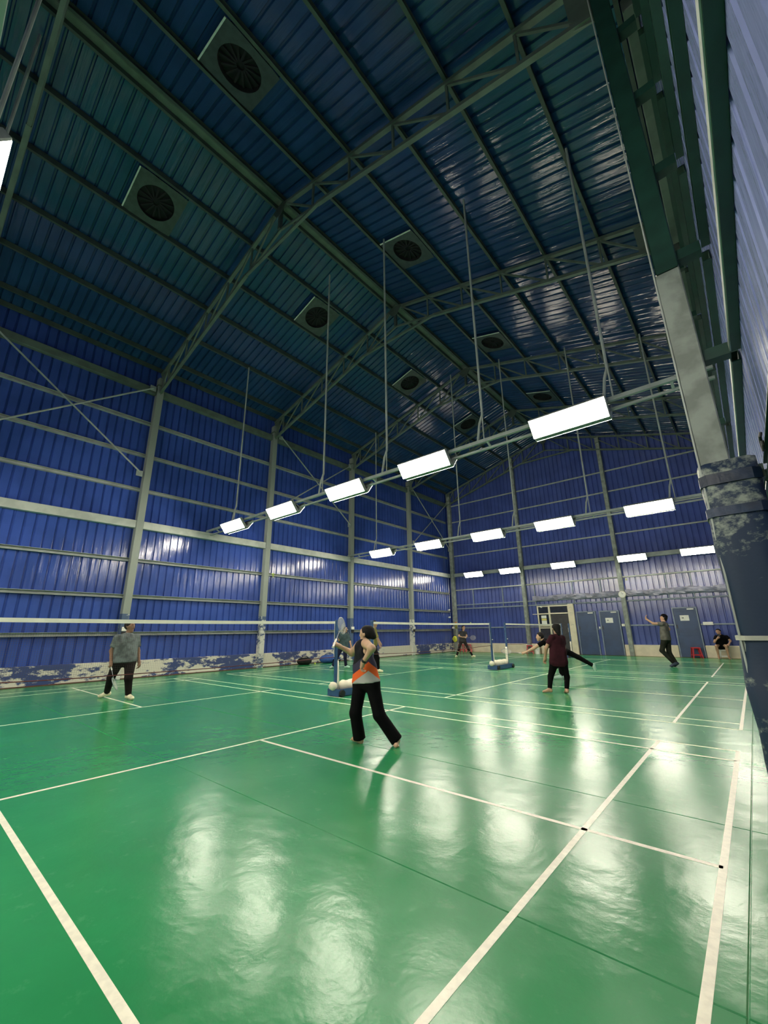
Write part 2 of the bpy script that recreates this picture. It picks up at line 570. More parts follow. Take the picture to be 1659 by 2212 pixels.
wl = MB().box((XL - .12, YN - .1, 0), (XL - .06, YF + .1, roofz(XL) + .05)).build('wall_left', 'clad', kind='structure')
wr = MB().box((XR + .06, YN - .1, 0), (XR + .12, YF + .1, roofz(XR) + .05)).build('wall_right', 'clad_right', kind='structure')
def gable(y0, y1):
    b = MB()
    pts = [(XL - .12, 0), (XR + .12, 0), (XR + .12, roofz(XR)), (XRIDGE, roofz(XRIDGE) + .02), (XL - .12, roofz(XL))]
    b.loft([[(x, y, z) for x, z in pts] for y in (y0, y1)])
    return b
wb = gable(YF + .06, YF + .12).build('wall_back', 'clad_far', kind='structure')
wf = gable(YN - .12, YN - .06).build('wall_front', 'clad_far', kind='structure')
NS = int(round((YF - YN) / 1.0))
for i in range(NS + 1):
    y = YN + i
    n = 4 if i < NS else 1
    for par, ox, outx in ((wl, XL, -1), (wr, XR, 1)):
        tz = roofz(ox) + .02
        if i == 0:
            me = wall_sheet(4, 0, lambda u: tz, lambda u: .5, (0, 1, 0), (outx, 0, 0), (ox, y, 0), 'clad' if par is wl else 'clad_right', par).data
            if par is wl:
                mel = me
            else:
                mer = me
        elif n == 4:
            link('cladding_sheet', mel if par is wl else mer, par).location = (0, i * 1.0, 0)
for i in range(15):
    x = XL + .25 + i
    for par, oy, outy in ((wb, YF, 1), (wf, YN, -1)):
        wall_sheet(4, x, lambda u: roofz(u) - .01, lambda u: .5, (1, 0, 0), (0, outy, 0), (0, oy, 0), 'clad_far', par)
wall_sheet(1, XL, lambda u: roofz(u) - .01, lambda u: .5, (1, 0, 0), (0, 1, 0), (0, YF, 0), 'clad_far', wb)
wall_sheet(1, XL + 15.25, lambda u: roofz(u) - .01, lambda u: .5, (1, 0, 0), (0, 1, 0), (0, YF, 0), 'clad_far', wb)

# ceiling: backing, roof sheets, purlins, ridge
cl = MB()
pts = [(XL - .15, roofz(XL - .15) + .06), (XRIDGE, roofz(XRIDGE) + .06), (XR + .15, roofz(XR + .15) + .06)]
cl.loft([[(x, y, z) for x, z in pts] + [(x, y, z + .05) for x, z in reversed(pts)] for y in (YN - .12, YF + .12)])
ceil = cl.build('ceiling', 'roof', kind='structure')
def roof_sheet(xa, xb):
    pr = sheet(4, 0, None, None, None, None, None)
    vs = []
    for (u, d) in pr:
        for x in (xa, xb):
            vs.append((x, u, roofz(x) + d))
            vs.append((x, u, roofz(x) + d + .006))
    fs = []
    m = len(pr)
    for i in range(m - 1):
        a, c = i * 4, (i + 1) * 4
        fs += [(a, a + 2, c + 2, c), (a + 1, c + 1, c + 3, a + 3), (a, c, c + 1, a + 1), (a + 2, a + 3, c + 3, c + 2)]
    return MB().add(vs, fs)
ra = roof_sheet(XL - .05, XRIDGE - .01).build('roof_sheet', 'roof', ceil)
rb = roof_sheet(XRIDGE + .01, XR + .05).build('roof_sheet', 'roof', ceil)
for o in (ra, rb):
    o.location.y = YN
    for i in range(1, NS + 1):
        link('roof_sheet', o.data, ceil).location = (0, YN + i, 0)
OFFS = [.16, 1.4, 2.7, 4.0, 5.3, 6.6]
bays = [YN] + FRAMES + [YF]
for sgn in (-1, 1):
    offs = OFFS + ([7.2] if sgn < 0 else [7.95])
    for off in offs:
        x = XRIDGE + sgn * off
        z = chord(x) + .085
        for y0, y1 in zip(bays[:-1], bays[1:]):
            if y1 - y0 < .3:
                continue
            MB().chan((x - .03 * sgn, y0 + .005, z), (x - .03 * sgn, y1 - .005, z), .065, .15, side=sgn).build('purlin', 'purlin', ceil)
for y0, y1 in zip(bays[:-1], bays[1:]):
    MB().loft([[(XRIDGE - .13, y, ZTOP + .085), (XRIDGE, y, ZTOP + .11), (XRIDGE + .13, y, ZTOP + .085), (XRIDGE + .13, y, ZTOP + .10), (XRIDGE, y, ZTOP + .125), (XRIDGE - .13, y, ZTOP + .10)] for y in (y0 + .01, y1 - .01)]).build('ridge_plate', 'steel', ceil)
    MB().box((XRIDGE + .085, y0 + .01, ZTOP + .055), (XRIDGE + .125, y1 - .01, ZTOP + .082)).build('ridge_lip', 'flash', ceil)

# girts on the side walls and eave beams, one piece per bay
GZ_L = [1.35, 2.5, 3.67, 6.07, 7.33, 8.56]
GZ_R = [1.40, 2.65, 3.9, 5.15, 6.4, 7.65, 8.9]
for y0, y1 in zip(bays[:-1], bays[1:]):
    if y1 - y0 < .3:
        continue
    a, c = y0 + .11, y1 - .11
    for z in GZ_L:
        MB().chan((XL + .002, a, z), (XL + .002, c, z), .11, .11, side=1).build('girt', 'girt', wl)
    MB().bbox((XL + .005, a, 4.72), (XL + .2, c, 4.98), .012).build('girder', 'girder', wl)
    MB().bbox((XL + .005, a, 9.72), (XL + .17, c, 9.98), .012).build('eave_beam', 'steel', wl)
    for z in GZ_R:
        MB().chan((XR - .002, a, z), (XR - .002, c, z), .07, .12, side=-1).build('girt', 'darkgreen', wr)
        if z == 3.9:
            MB().box((XR - .082, a, z - .05), (XR - .0735, c, z + .03)).build('lit_girt_face_strip', 'girder', wr)  # thin pale strip added for the lamplit inner face of this girt
    MB().bbox((XR - .17, a, 9.5), (XR - .005, c, 9.75), .012).build('eave_beam', 'steel', wr)

# end wall rails
EC = [-1.02, 3.83, 9.0, 13.92]       # end wall columns
for x0, x1 in zip(EC[:-1], EC[1:]):
    a, c = x0 + .11, x1 - .11
    for z in (1.46, 2.67, 2.91, 3.88, 6.18, 7.38, 8.57, 9.76):
        if z > roofz(a) - .3:
            continue
        if z == 1.46:
            segs = {-1.02: [(a, c)], 3.83: [(a, 4.44)], 9.0: [(a, 10.92), (11.95, c)]}[x0]
        else:
            segs = [(a, c)]
        for p, q in segs:
            MB().bbox((p, YF - .075, z - .035), (q, YF - .002, z + .035), .008).build('girt', 'girt' if z > 3 else 'doorframe', wb)
    MB().bbox((a, YF - .16, 4.77), (c, YF - .003, 4.99), .012).build('girder', 'girt', wb)
    for z in (4.88,):
        MB().bbox((a, YN + .003, z - .1), (c, YN + .16, z + .1), .012).build('girder', 'girt', wf)
for x in (.38, 2.41, 4.42, 6.55, 8.0, 10.95, 11.95):
    MB().box((x - .025, YF - .07, 2.71), (x + .025, YF - .003, 3.84)).build('rail_post', 'doorframe', wb)

# plinths
def plinth(x0, y0, x1, y1, name, m):
    return MB().bbox((x0, y0, -.003), (x1, y1, .53), .012).build(name, m, kind='structure')
plinth(XL - .05, YN, XL + .10, YF - .02, 'baseboard_left', 'plinth')
b = MB().box((XL + .102, YN, 0), (XL + .125, YF - .05, .03)).build('trim_1', 'dado', kind='structure')
plinth(XR - .13, YN, XR + .05, YF - .02, 'baseboard_right', 'cream')
bb = plinth(XL + .12, YF - .10, 4.42, YF + .05, 'baseboard_back', 'cream')
for x0, x1 in ((8.70, 10.93), (11.95, XR - .15)):
    MB().bbox((x0, YF - .10, -.003), (x1, YF + .05, .53), .012).build('baseboard_segment', 'cream', bb)
MB().bbox((4.46, YF - .10, -.003), (5.16, YF + .05, .40), .012).build('baseboard_segment', 'cream', bb)
plinth(XL + .12, YN - .05, XR - .15, YN + .10, 'baseboard_front', 'cream')

# ------------------------------------------------------------------ columns
def column(x0, x1, y, top, label, m='column', facing=1):
    t = thing('column', label, 'column', (0, 0, 0))
    MB().bbox((x0, y - .11, 0), (x1, y + .11, top), .012).build('shaft', m, t)
    MB().bbox((x0 - .02, y - .14, top - .35), (x1 + .02, y + .14, top - .31), .006).build('cap_plate', 'steel', t)
    return t
bayname = ['behind the near court', 'beside the near court baseline corner', 'beside the near court', 'past the near net', 'beside the middle court', 'beside the far court']
lab_l = ['grey steel column on the left wall, first from the near end wall', 'grey steel column on the left wall at the near end of the near court',
         'grey steel column behind the man in the grey shirt, paint flaking near its foot', 'flaking grey wall column, third from the corner column along the left wall',
         'flaking grey wall column beside the woman in the teal shirt', 'grey steel column on the left wall, next to the corner column']
for y, lb in zip(FRAMES[:-1], lab_l):
    column(XL + .003, XL + .235, y, chord(XL) - .2, lb)
lab_e = ['grey corner column where the left wall meets the end wall', 'grey end wall column left of the cream framed window', 'grey end wall column carrying the round clock', 'grey end wall column in the right hand corner']
for x, lb in zip(EC, lab_e):
    if x > 13:
        column(x - .1, x + .1, YF - .13, chord(x) - .25, lb)
    elif x < 0:
        column(x - .12, x + .12, YF - .13, chord(x) - .25, lb, 'colgrey')
    else:
        column(x - .1, x + .1, YF - .13, chord(x) - .1, lb, 'colgrey')

def right_column(y, label, detailed):
    x0, x1 = 13.70, 13.92
    t = thing('column', label, 'column', (0, 0, 0))
    top = chord(x1) - .05
    sh = MB()
    # I section: web plus flanges
    sh.bbox((x0, y - .15, 0), (x1, y + .15, 4.98), .01)
    sh.build('lower_shaft', 'colgrey', t)
    up = MB()
    up.bbox((x0 + .012, y - .14, 5.0), (x1, y + .14, top), .01)
    up.build('upper_shaft', 'darkgreen', t, label='dark green upper half of the column')
    MB().bbox((x0 - .014, y - .155, 0), (x0 + .002, y - .115, top), .003).build('edge_strip', 'girder', t)
    for z in GZ_R:
        br = MB().chan((x1 - .01, y - .1, z), (XR - .075, y - .1, z), .12, .12, side=-1)
        br.build('girt_bracket', 'darkgreen', t)
    if detailed:
        b = MB()
        cx, cy, hx_, hy_ = 13.885, y + .01, .180, .172
        zs = [0.0, .3, .55, .85, .9, 1.2, 1.25, 1.3, 1.7, 2.0, 2.3, 2.55, 2.78]
        R = []
        for i, z in enumerate(zs):
            bul = .032 + .009 * math.sin(i * 2.3) + (.012 if z < 1.2 else 0) - (.02 if z == 1.25 else 0)
            ring = []
            for k in range(20):
                a = 2 * math.pi * k / 20
                c, s_ = math.cos(a), math.sin(a)
                q = max(abs(c), abs(s_))
                rr = (1 / q) ** .86
                ring.append((cx + c * rr * (hx_ + bul + .008 * math.sin(3 * a + i)), cy + s_ * rr * (hy_ + bul + .008 * math.cos(2 * a + i * 1.7)), z))
            R.append(ring)
        b.loft(R)
        b.build('padding', 'wrapworn', t, smooth=True, label='worn dark blue padding tied round the column')
        for z, m, hh in ((1.25, 'tapegrey', .018), (.82, 'tapegrey', .05), (2.62, 'wrap', .05), (2.32, 'wrap', .04)):
            b = MB()
            b.loft([[(cx + math.cos(2 * math.pi * k / 20) * (1 / max(abs(math.cos(2 * math.pi * k / 20)), abs(math.sin(2 * math.pi * k / 20)))) ** .86 * (hx_ + .047 + dd), cy + math.sin(2 * math.pi * k / 20) * (1 / max(abs(math.cos(2 * math.pi * k / 20)), abs(math.sin(2 * math.pi * k / 20)))) ** .86 * (hy_ + .047 + dd), z + dz) for k in range(20)] for dz, dd in ((-hh, -.03), (-hh, 0), (hh, 0), (hh, -.03))])
            b.build('binding', m, t, smooth=False)
    return t
for i, y in enumerate(FRAMES[:-1]):
    lb = ['grey and green column on the right wall by the near end wall', 'grey and green column on the right wall at the near end of the near court', 'big grey and green column wrapped in worn dark blue padding', 'grey and green column just beyond the padded column', 'grey and green right wall column beside the far net', 'grey and green column on the right wall nearest the end wall'][i]
    right_column(y if i != 1 else y - .30, lb, i == 2)

# ------------------------------------------------------------------ trusses
def truss(y, label):
    t = thing('roof_truss', label, 'truss', (0, 0, 0), group='roof trusses')
    D = .85
    c1 = .085
    for sg in (-1, 1):
        xe = XL + .12 if sg < 0 else 13.72
        ze = chord(xe)
        MB().bar((XRIDGE, y, ZTOP - c1 / 2), (xe, y, ze - c1 / 2), .10, c1).build('top_chord', 'steel', t)
        xk = XRIDGE + sg * 1.6
        MB().bar((xe, y, ze - D), (xk, y, chord(xk) - D), .09, c1).build('bottom_chord', 'steel', t)
        MB().bar((xk, y + .03, chord(xk) - D + .03), (XRIDGE, y + .03, ZTOP - D + .01), .05, .06).build('inner_chord', 'steel', t)
        pts = [0.25] + [o for o in OFFS[1:]] + [abs(xe - XRIDGE) - .1]
        for i, o in enumerate(pts):
            x = XRIDGE + sg * o
            if 0 < i < len(pts) - 1:
                MB().bar((x, y, chord(x) - .05), (x, y, chord(x) - D), .045, .045).build('web_strut', 'steel', t)
            if i < len(pts) - 1:
                x2 = XRIDGE + sg * pts[i + 1]
                MB().bar((x, y, chord(x) - .06), (x2, y, chord(x2) - D + .02), .045, .045).build('web_diagonal', 'steel', t)
        MB().loft([[(xe + (-.02 if sg < 0 else .02), yy, ze - .05), (xe - sg * .32, yy, ze + .04), (xe - sg * .3, yy, ze - D + .05), (xe, yy, ze - D - .12)] for yy in (y - .012, y + .012)]).build('end_gusset', 'steel', t)
    xk = XRIDGE + 1.6
    MB().bar((XRIDGE - 1.62, y, chord(xk) - D), (XRIDGE + 1.62, y, chord(xk) - D), .07, .07).build('tie', 'steel', t)
    MB().bar((XRIDGE, y, ZTOP), (XRIDGE, y, ZTOP - D), .09, .09).build('king_post', 'purlin', t)
    MB().loft([[(XRIDGE - .3, yy, ZTOP - .12), (XRIDGE, yy, ZTOP - .02), (XRIDGE + .3, yy, ZTOP - .12), (XRIDGE + .12, yy, ZTOP - .4), (XRIDGE - .12, yy, ZTOP - .4)] for yy in (y - .06, y - .048)]).build('ridge_gusset', 'purlin', t)
    return t
tl = ['steel roof truss first from the near end wall', 'steel roof truss above the near end of the near court', 'steel roof truss above the near court, ending at the padded column', 'steel roof truss above the middle court just past the first light beam', 'steel roof truss above the second light beam', 'steel roof truss above the far court', 'steel roof truss against the end wall']
for y, lb in zip(FRAMES, tl):
    truss(y, lb)

# wall cross bracing
def brace(y0, y1, label):
    t = thing('cross_brace', label, 'brace', (0, 0, 0), group='cross braces on the left wall')
    x = XL + .25
    MB().path([(x, y0 + .27, 6.55), (x, y1 - .27, 9.9)], .028, 8).build('brace_rod', 'girt', t)
    MB().path([(x + .06, y0 + .27, 9.95), (x + .06, y1 - .27, 6.62)], .028, 8).build('brace_rod', 'girt', t)
    for yy, z in ((y0 + .27, 6.55), (y1 - .27, 9.9), (y0 + .27, 9.95), (y1 - .27, 6.6)):
        MB().box((x - .02, yy - .1, z - .1), (x - .008, yy + .1, z + .1)).build('gusset_plate', 'girt', t)
brace(-.6, 4.4, 'grey steel cross brace high on the left wall beside the near court')
brace(9.4, 14.4, 'grey steel cross brace high on the left wall behind the first light beam')
brace(19.4, 23.95, 'grey steel cross brace high on the left wall beside the corner column')

# ------------------------------------------------------------------ roof vents
def vent():
    t = thing('roof_vent', '', 'roof vent', (0, 0, 0), group='round roof vents')
    # local frame: u along slope (x), y along ridge, normal z ; rotated per slope
    hw, hh, r = .60, .58, .43
    N = 32
    out, inn = [], []
    for k in range(N):
        a = 2 * math.pi * k / N
        c, s_ = math.cos(a), math.sin(a)
        q = max(abs(c) / hw, abs(s_) / hh)
        out.append((c / q, s_ / q))
        inn.append((r * c, r * s_))
    b = MB()
    vs, fs = [], []
    for z in (0, .012):
        vs += [(x, y, z) for x, y in out] + [(x, y, z) for x, y in inn]
    for k in range(N):
        j = (k + 1) % N
        fs += [(k, N + k, N + j, j), (2 * N + k, 2 * N + j, 3 * N + j, 3 * N + k), (k, j, 2 * N + j, 2 * N + k), (N + k, 3 * N + k, 3 * N + j, N + j)]
    b.add(vs, fs).build('plate', 'vent_plate', t)
    th = MB()
    th.loft([[(r * math.cos(2 * math.pi * k / N), r * math.sin(2 * math.pi * k / N), z) for k in range(N)] for z in (.012, .12)], cap=False)
    th.add([(r * math.cos(2 * math.pi * k / N), r * math.sin(2 * math.pi * k / N), .12) for k in range(N)], [tuple(range(N))])
    th = th.build('throat', 'vent_dark', t)
    bl = MB()
    for k in range(14):
        a = 2 * math.pi * k / 14
        bl.bar((.08 * math.cos(a), .08 * math.sin(a), .08), (.41 * math.cos(a + .25), .41 * math.sin(a + .25), .08), .04, .008)
    bl.build('turbine_blades', 'vent_dark', th)
    MB().box((-hw + .02, -hh - .03, -.02), (hw - .02, -hh, .0)).build('flashing_strip', 'flash', t)
    return t
V0 = vent()
first = True
vy = [1.95, 7.45, 12.93, 18.2]
vn = ['above the near court', 'just past the first big truss', 'above the middle court', 'above the far court']
for sg, side in ((-1, 'left'), (1, 'right')):
    for y, nm in zip(vy, vn):
        x = XRIDGE + sg * 2.05
        lb = f'dark round roof vent on the {side} roof slope {nm}'
        if first:
            o = V0
            o['label'] = lb
            o.location = (x, y, 0)
            first = False
        else:
            o = dup(V0, (x, y, 0), label=lb)
        o.location = (x, y, roofz(x) - .135)
        o.rotation_euler = (0, sg * math.atan(SLOPE), 0)

# ------------------------------------------------------------------ light beams and lamps
LX = [12.02, 8.95, 6.45, 3.72, 0.95]
def lamp_proto():
    t = thing('ceiling_light', '', 'light', (0, 0, 0))
    L, W = 1.26, .34
    hb = MB().bbox((-L / 2 - .015, -W / 2 - .015, -.018), (L / 2 + .015, W / 2 + .015, .075), .012)
    hb = hb.build('housing', 'lamp_body', t)
    MB().box((-L / 2, -W / 2, -.0215), (L / 2, W / 2, -.0185)).build('diffuser', 'lamp', t)
    br = MB()
    for s_ in (-.42, .42):
        br.bar((s_, 0, .07), (s_, 0, .14), .04, .02)
    br.build('bracket', 'girt', hb)
    return t
LP = lamp_proto()
lused = False
def place_lamp(x, y, z, face, label, group):
    """face -1: shines towards the near end (-y) and down; +1: towards the far end"""
    global lused
    if not lused:
        o = LP
        lused = True
    else:
        o = dup(LP, (0, 0, 0))
    o['label'] = label
    o['group'] = group
    o.location = (x, y, z)
    ang = math.radians(54)
    o.rotation_euler = (ang * face, 0, 0)
def beam(y, z, rowname, idx):
    t = thing('light_beam', f'grey ladder beam carrying lamps across the hall {rowname}', 'beam', (0, 0, 0), group='light beams across the hall')
    x0, x1 = XL + .2, XR - .14
    MB().bar((x0, y - .05, z + .13), (x1, y - .05, z + .13), .06, .07).build('upper_rail', 'girt', t)
    MB().bar((x0, y + .10, z + .02), (x1, y + .10, z + .02), .045, .045).build('lower_rail', 'girt', t)
    x = x0 + .7
    while x < x1:
        MB().bar((x, y - .05, z + .11), (x, y + .1, z + .03), .04, .03).build('rung', 'girt', t)
        x += 1.55
    for hx in (.80, 5.43, 7.78, 10.37, 12.73):
        zt = chord(hx) + .02
        hp = MB().path([(hx - .12, y - .05, z + .15), (hx - .06, y - .03, z + .55), (hx, y, z + .75), (hx, y, zt)], .026, 8).build('hanger_pipe', 'girt', t)
        MB().path([(hx + .02, y - .05, z + .15), (hx + .01, y - .02, z + .8)], .014, 6).build('hanger_stay', 'girt', hp)
def lamp_row(y, z, rowname, faces, xs, grp):
    for k, x in enumerate(xs):
        for f in faces:
            fc = {-1: 'facing the near end', 1: 'facing the doors'}[f]
            if len(faces) == 1:
                lb = f'bright lamp panel {rowname}, {ORD[k]} from the right wall'
            else:
                lb = f'lamp panel {rowname}, {ORD[k]} from right wall, {fc}'
            place_lamp(x, y + .155 * f, z - .02, f, lb, grp)
beam(6.75, 4.87, 'between the near and middle courts', 1)
lamp_row(6.75, 4.87, 'between near and middle courts', (-1, 1), LX, 'lamps between near and middle courts')
beam(14.15, 4.87, 'between the middle and far courts', 2)
lamp_row(14.15, 4.87, 'between middle and far courts', (-1, 1), [12.05, 9.2, 6.65, 3.9, 1.2], 'lamps between middle and far courts')
beam(-.8, 4.87, 'at the near edge of the near court', 0)
lamp_row(-.8, 4.87, 'over the near court edge', (-1, 1), [12.05, 9.58, 6.9, 4.1, 1.2], 'lamps at the near edge of the near court')
lamp_row(23.72, 4.78, 'on the end wall girder', (-1,), [12.45, 9.75, 6.35, 3.2, .75], 'lamps along the end wall')
lamp_row(YN + .33, 4.78, 'on the near end wall girder', (1,), [12.45, 9.75, 6.35, 3.2, .75], 'lamps along the near end wall')

# ------------------------------------------------------------------ net stands and nets
def stand(y0, y1, label, tops=True):
    t = thing('net_stand', label, 'net stand', (6.7, (y0 + y1) / 2, 0), group='double net post stands')
    L = (y1 - y0) / 2
    bs = MB().bbox((-.17, -L - .06, .012), (.17, L + .06, .03), .004)
    for s_ in (-1, 1):
        bs.box((s_ * .165 - .012, -L - .06, .012), (s_ * .165 + .012, L + .06, .15))
    for s_ in (-1, 1):
        bs.box((-.17, s_ * (L + .05) - .012, .012), (.17, s_ * (L + .05) + .012, .15))
    bs.build('base_tray', 'postblue', t)
    for s_ in (-1, 1):
        po = MB().bbox((-.03, s_ * L - .03, .01), (.03, s_ * L + .03, 1.56), .006)
        po = po.build('post', 'postblue', t)
        MB().bbox((-.034, s_ * L - .034, 1.545), (.034, s_ * L + .034, 1.585), .006).build('post_cap', 'postblue', po)
        MB().path([(.045, s_ * L, 1.0), (.075, s_ * L, 1.0)], .014, 8).build('winder', 'white', po)
        MB().path([(0, s_ * L - s_ * .05, .06), (.004, s_ * L - s_ * .052, .3), (0, s_ * L - s_ * .05, .55), (0, s_ * L - s_ * .045, .72)], [.038, .043, .04, .033], 10).build('foam_pad', 'pad', t, smooth=True)
        wh = MB().path([(.18, s_ * (L - .02), .07), (.225, s_ * (L - .02), .07)], .07, 16)
        wh.build('wheel', 'black', t)
    n = 9
    pts, rd = [], []
    for k in range(n):
        u = k / (n - 1)
        pts.append((0.0, -L + .1 + u * (2 * L - .2), .19 + .012 * math.sin(k * 1.9)))
        rd.append(.115 + .014 * math.sin(k * 2.2 + 1) if 0 < k < n - 1 else .06)
    MB().path(pts, rd, 14).build('sandbag_roll', 'sack', t, smooth=True)
    MB().path([(0.0, -L - .02, .2), (0, -L - .09, .21), (0.0, -L - .15, .2)], [.085, .09, .05], 12).build('sandbag_end', 'sack', t, smooth=True)
    return t
stand(6.18, 7.36, 'blue double net stand with cream pads behind the woman in the striped tank top')
stand(13.56, 14.76, 'blue double net stand with cream sandbag between the middle and far courts')
stand(-1.2, -.08, 'blue double net stand at the near edge of the near court')
stand(20.95, 22.1, 'blue double net stand near the end wall')
def net(y0, y1, label):
    t = thing('badminton_net', label, 'net', (6.7, y0, 0), group='badminton nets')
    L = y1 - y0
    n = 20
    sag = lambda u: 1.56 - .015 * math.sin(math.pi * u)
    tp = MB()
    R = []
    for k in range(n + 1):
        u = k / n
        z = sag(u)
        R.append([(-.006, u * L, z - .055), (.006, u * L, z - .055), (.006, u * L, z), (-.006, u * L, z)])
    tp.loft(R)
    tp.build('top_tape', 'nettape', t)
    m = MB()
    r = .0009
    st = .026
    k = 0
    y = .01
    while y < L:
        z1 = sag(y / L) - .05
        m.path([(0, y, .80), (0, y, z1)], r, 3, False)
        y += st
    z = .80
    while z < 1.46:
        m.path([(0, 0, z), (0, L / 2, z - .01), (0, L, z)], r, 3, False)
        z += st
    m.build('mesh', 'netcord', t, kind='stuff')
    MB().path([(0, 0, .80), (0, L * .2, .77), (0, L * .5, .765), (0, L * .8, .775), (0, L, .80)], .007, 6).build('bottom_rope', 'redcord', t)
    for yy in (0.01, L - .01):
        MB().path([(0, yy, .8), (0, yy, 1.5)], .005, 6).build('side_cord', 'nettape', t)
    return t
net(-.04, 6.135, 'badminton net with cream top tape across the near court')
net(7.405, 13.515, 'badminton net with cream top tape across the middle court')
net(14.805, 20.905, 'badminton net with cream top tape across the far court')

# ------------------------------------------------------------------ end wall: doors, window, fittings
def door(n, x0, x1, h, paper, m='doorblue'):
    lf = MB().bbox((x0 + .05, YF - .085, .012), (x1 - .05, YF - .03, h - .05), .006).build(f'door_{n}', m, kind='structure')
    fr = MB()
    fr.box((x0, YF - .11, 0), (x0 + .048, YF + .0, h))
    fr.box((x1 - .048, YF - .11, 0), (x1, YF + .0, h))
    fr.box((x0 + .05, YF - .11, h - .048), (x1 - .05, YF + .0, h))
    fr.build('door_frame', 'doorframe', lf)
    pn = MB()
    for z0, z1 in ((.15, .95), (1.15, h - .2)):
        pn.bbox((x0 + .13, YF - .091, z0), (x1 - .13, YF - .0855, z1), .002)
    pn.build('door_panel', m, lf)
    MB().path([(x0 + .12, YF - .085, .98), (x0 + .12, YF - .13, .98), (x0 + .12, YF - .13, 1.12), (x0 + .12, YF - .085, 1.12)], .01, 6).build('door_handle', 'black', lf)
    MB().box((x0 + .08, YF - .1, 1.28), (x0 + .12, YF - .086, 1.45)).build('lock_plate', 'black', lf)
    MB().bbox((x1 - .38, YF - .13, h - .12), (x1 - .12, YF - .092, h - .07), .004).build('door_closer', 'white', lf)
    if paper:
        MB().box((x0 + .27, YF - .094, h - .62), (x0 + .62, YF - .0915, h - .37)).build('notice', 'paper', lf)
        MB().box((x0 + .34, YF - .0955, h - .52), (x0 + .42, YF - .0942, h - .46)).build('notice_mark', 'greyink', lf)
door(2, 6.58, 7.56, 2.22, False)
door(3, 7.73, 8.68, 2.22, True)
door(4, 10.95, 11.93, 2.25, True)
# gap strip between doors with latch
g = MB().bbox((7.57, YF - .05, 0), (7.72, YF - .01, 2.2), .005).build('trim_2', 'clad_far', kind='structure')
MB().box((7.575, YF - .075, 1.27), (7.715, YF - .052, 1.31)).build('latch_bar', 'doorframe', g)
MB().bbox((7.63, YF - .09, 1.32), (7.70, YF - .052, 1.42), .006).build('latch_box', 'white', g)
# cream pilaster
pil = MB().bbox((6.20, YF - .16, 0), (6.50, YF + .04, 2.64), .012).build('trim_3', 'cream', kind='structure')
for i, z in enumerate((2.42, 2.15, 1.5)):
    MB().path([(6.26, YF - .162, z), (6.33, YF - .163, z + .05), (6.42, YF - .162, z + .02)], .006, 5).build('scuff_mark', 'greyink', pil)
# window unit
wd = MB().box((4.52, YF - .04, .42), (5.14, YF - .01, 2.58)).build('window_1', 'darkpanel', kind='structure')
fr = MB()
for x in (4.46, 5.10):
    fr.bbox((x, YF - .11, .40), (x + .07, YF - .02, 2.62), .006)
for z in (.40, 1.36, 1.46, 2.13, 2.55):
    fr.bbox((4.53, YF - .105, z), (5.10, YF - .02, z + .06), .006)
fr.build('window_frame', 'alu', wd)
for z0, z1 in ((.46, 1.36), (1.52, 2.13), (2.19, 2.55)):
    MB().box((4.535, YF - .07, z0), (5.095, YF - .06, z1)).build('pane', 'glass', wd)
MB().box((4.2, YF - .16, 2.14), (6.1, YF - .125, 2.17)).build('curtain_rail', 'alu', wd)
for z0, z1, m in ((1.92, 2.07, 'paper'), (1.80, 1.90, 'yellowpaper'), (1.57, 1.79, 'paper')):
    MB().box((4.66, YF - .076, z0), (4.95, YF - .0705, z1)).build('notice', m, wd)
MB().path([(4.72, YF - .08, 2.56), (4.72, YF - .13, 2.52)], [.07, .02], 10).build('lamp_shell', 'white', wd)
d1 = MB().box((5.20, YF - .07, .02), (6.16, YF - .03, 2.13)).build('door_1', 'darkpanel', kind='structure')
fr = MB()
fr.bbox((5.175, YF - .11, .0), (5.20, YF - .0, 2.62), .004)
fr.bbox((5.20, YF - .11, 2.14), (6.16, YF - .0, 2.20), .004)
fr.bbox((5.20, YF - .11, 2.55), (6.19, YF - .0, 2.62), .004)
fr.bbox((6.165, YF - .11, 0), (6.195, YF - .0, 2.55), .004)
fr.build('door_frame', 'alu', d1)
MB().box((5.2, YF - .06, 2.2), (6.16, YF - .05, 2.55)).build('pane', 'glass', d1)
MB().box((5.56, YF - .078, 1.33), (5.74, YF - .0715, 1.43)).build('notice', 'paper', d1)
MB().bbox((6.06, YF - .1, 1.15), (6.1, YF - .071, 1.38), .004).build('door_handle', 'alu', d1)

# rolled silver tarpaulin along the rail
def tarp(x0, x1, label):
    n = int((x1 - x0) / .09)
    R = []
    for i in range(n + 1):
        x = x0 + (x1 - x0) * i / n
        ring = []
        for k in range(12):
            a = 2 * math.pi * k / 12
            rr = 1 + .22 * math.sin(x * 5.1 + k * 1.3) + .16 * math.sin(x * 11.7 + k * 2.1) + .1 * rng.standard_normal()
            ring.append((x, YF - .14 + .035 * math.cos(a) * rr, 3.03 + .13 * math.sin(a) * rr + .02 * math.sin(x * 2.3)))
        R.append(ring)
    o = MB().loft(R).build('tarpaulin', 'tarp')
    tag(o, label, 'tarpaulin', 'silver tarpaulins on the end wall rail')
tarp(4.3, 8.86, 'crumpled silver tarpaulin rolled above the cream framed window and blue doors')
tarp(9.14, 13.75, 'crumpled silver tarpaulin rolled on the rail right of the clock')

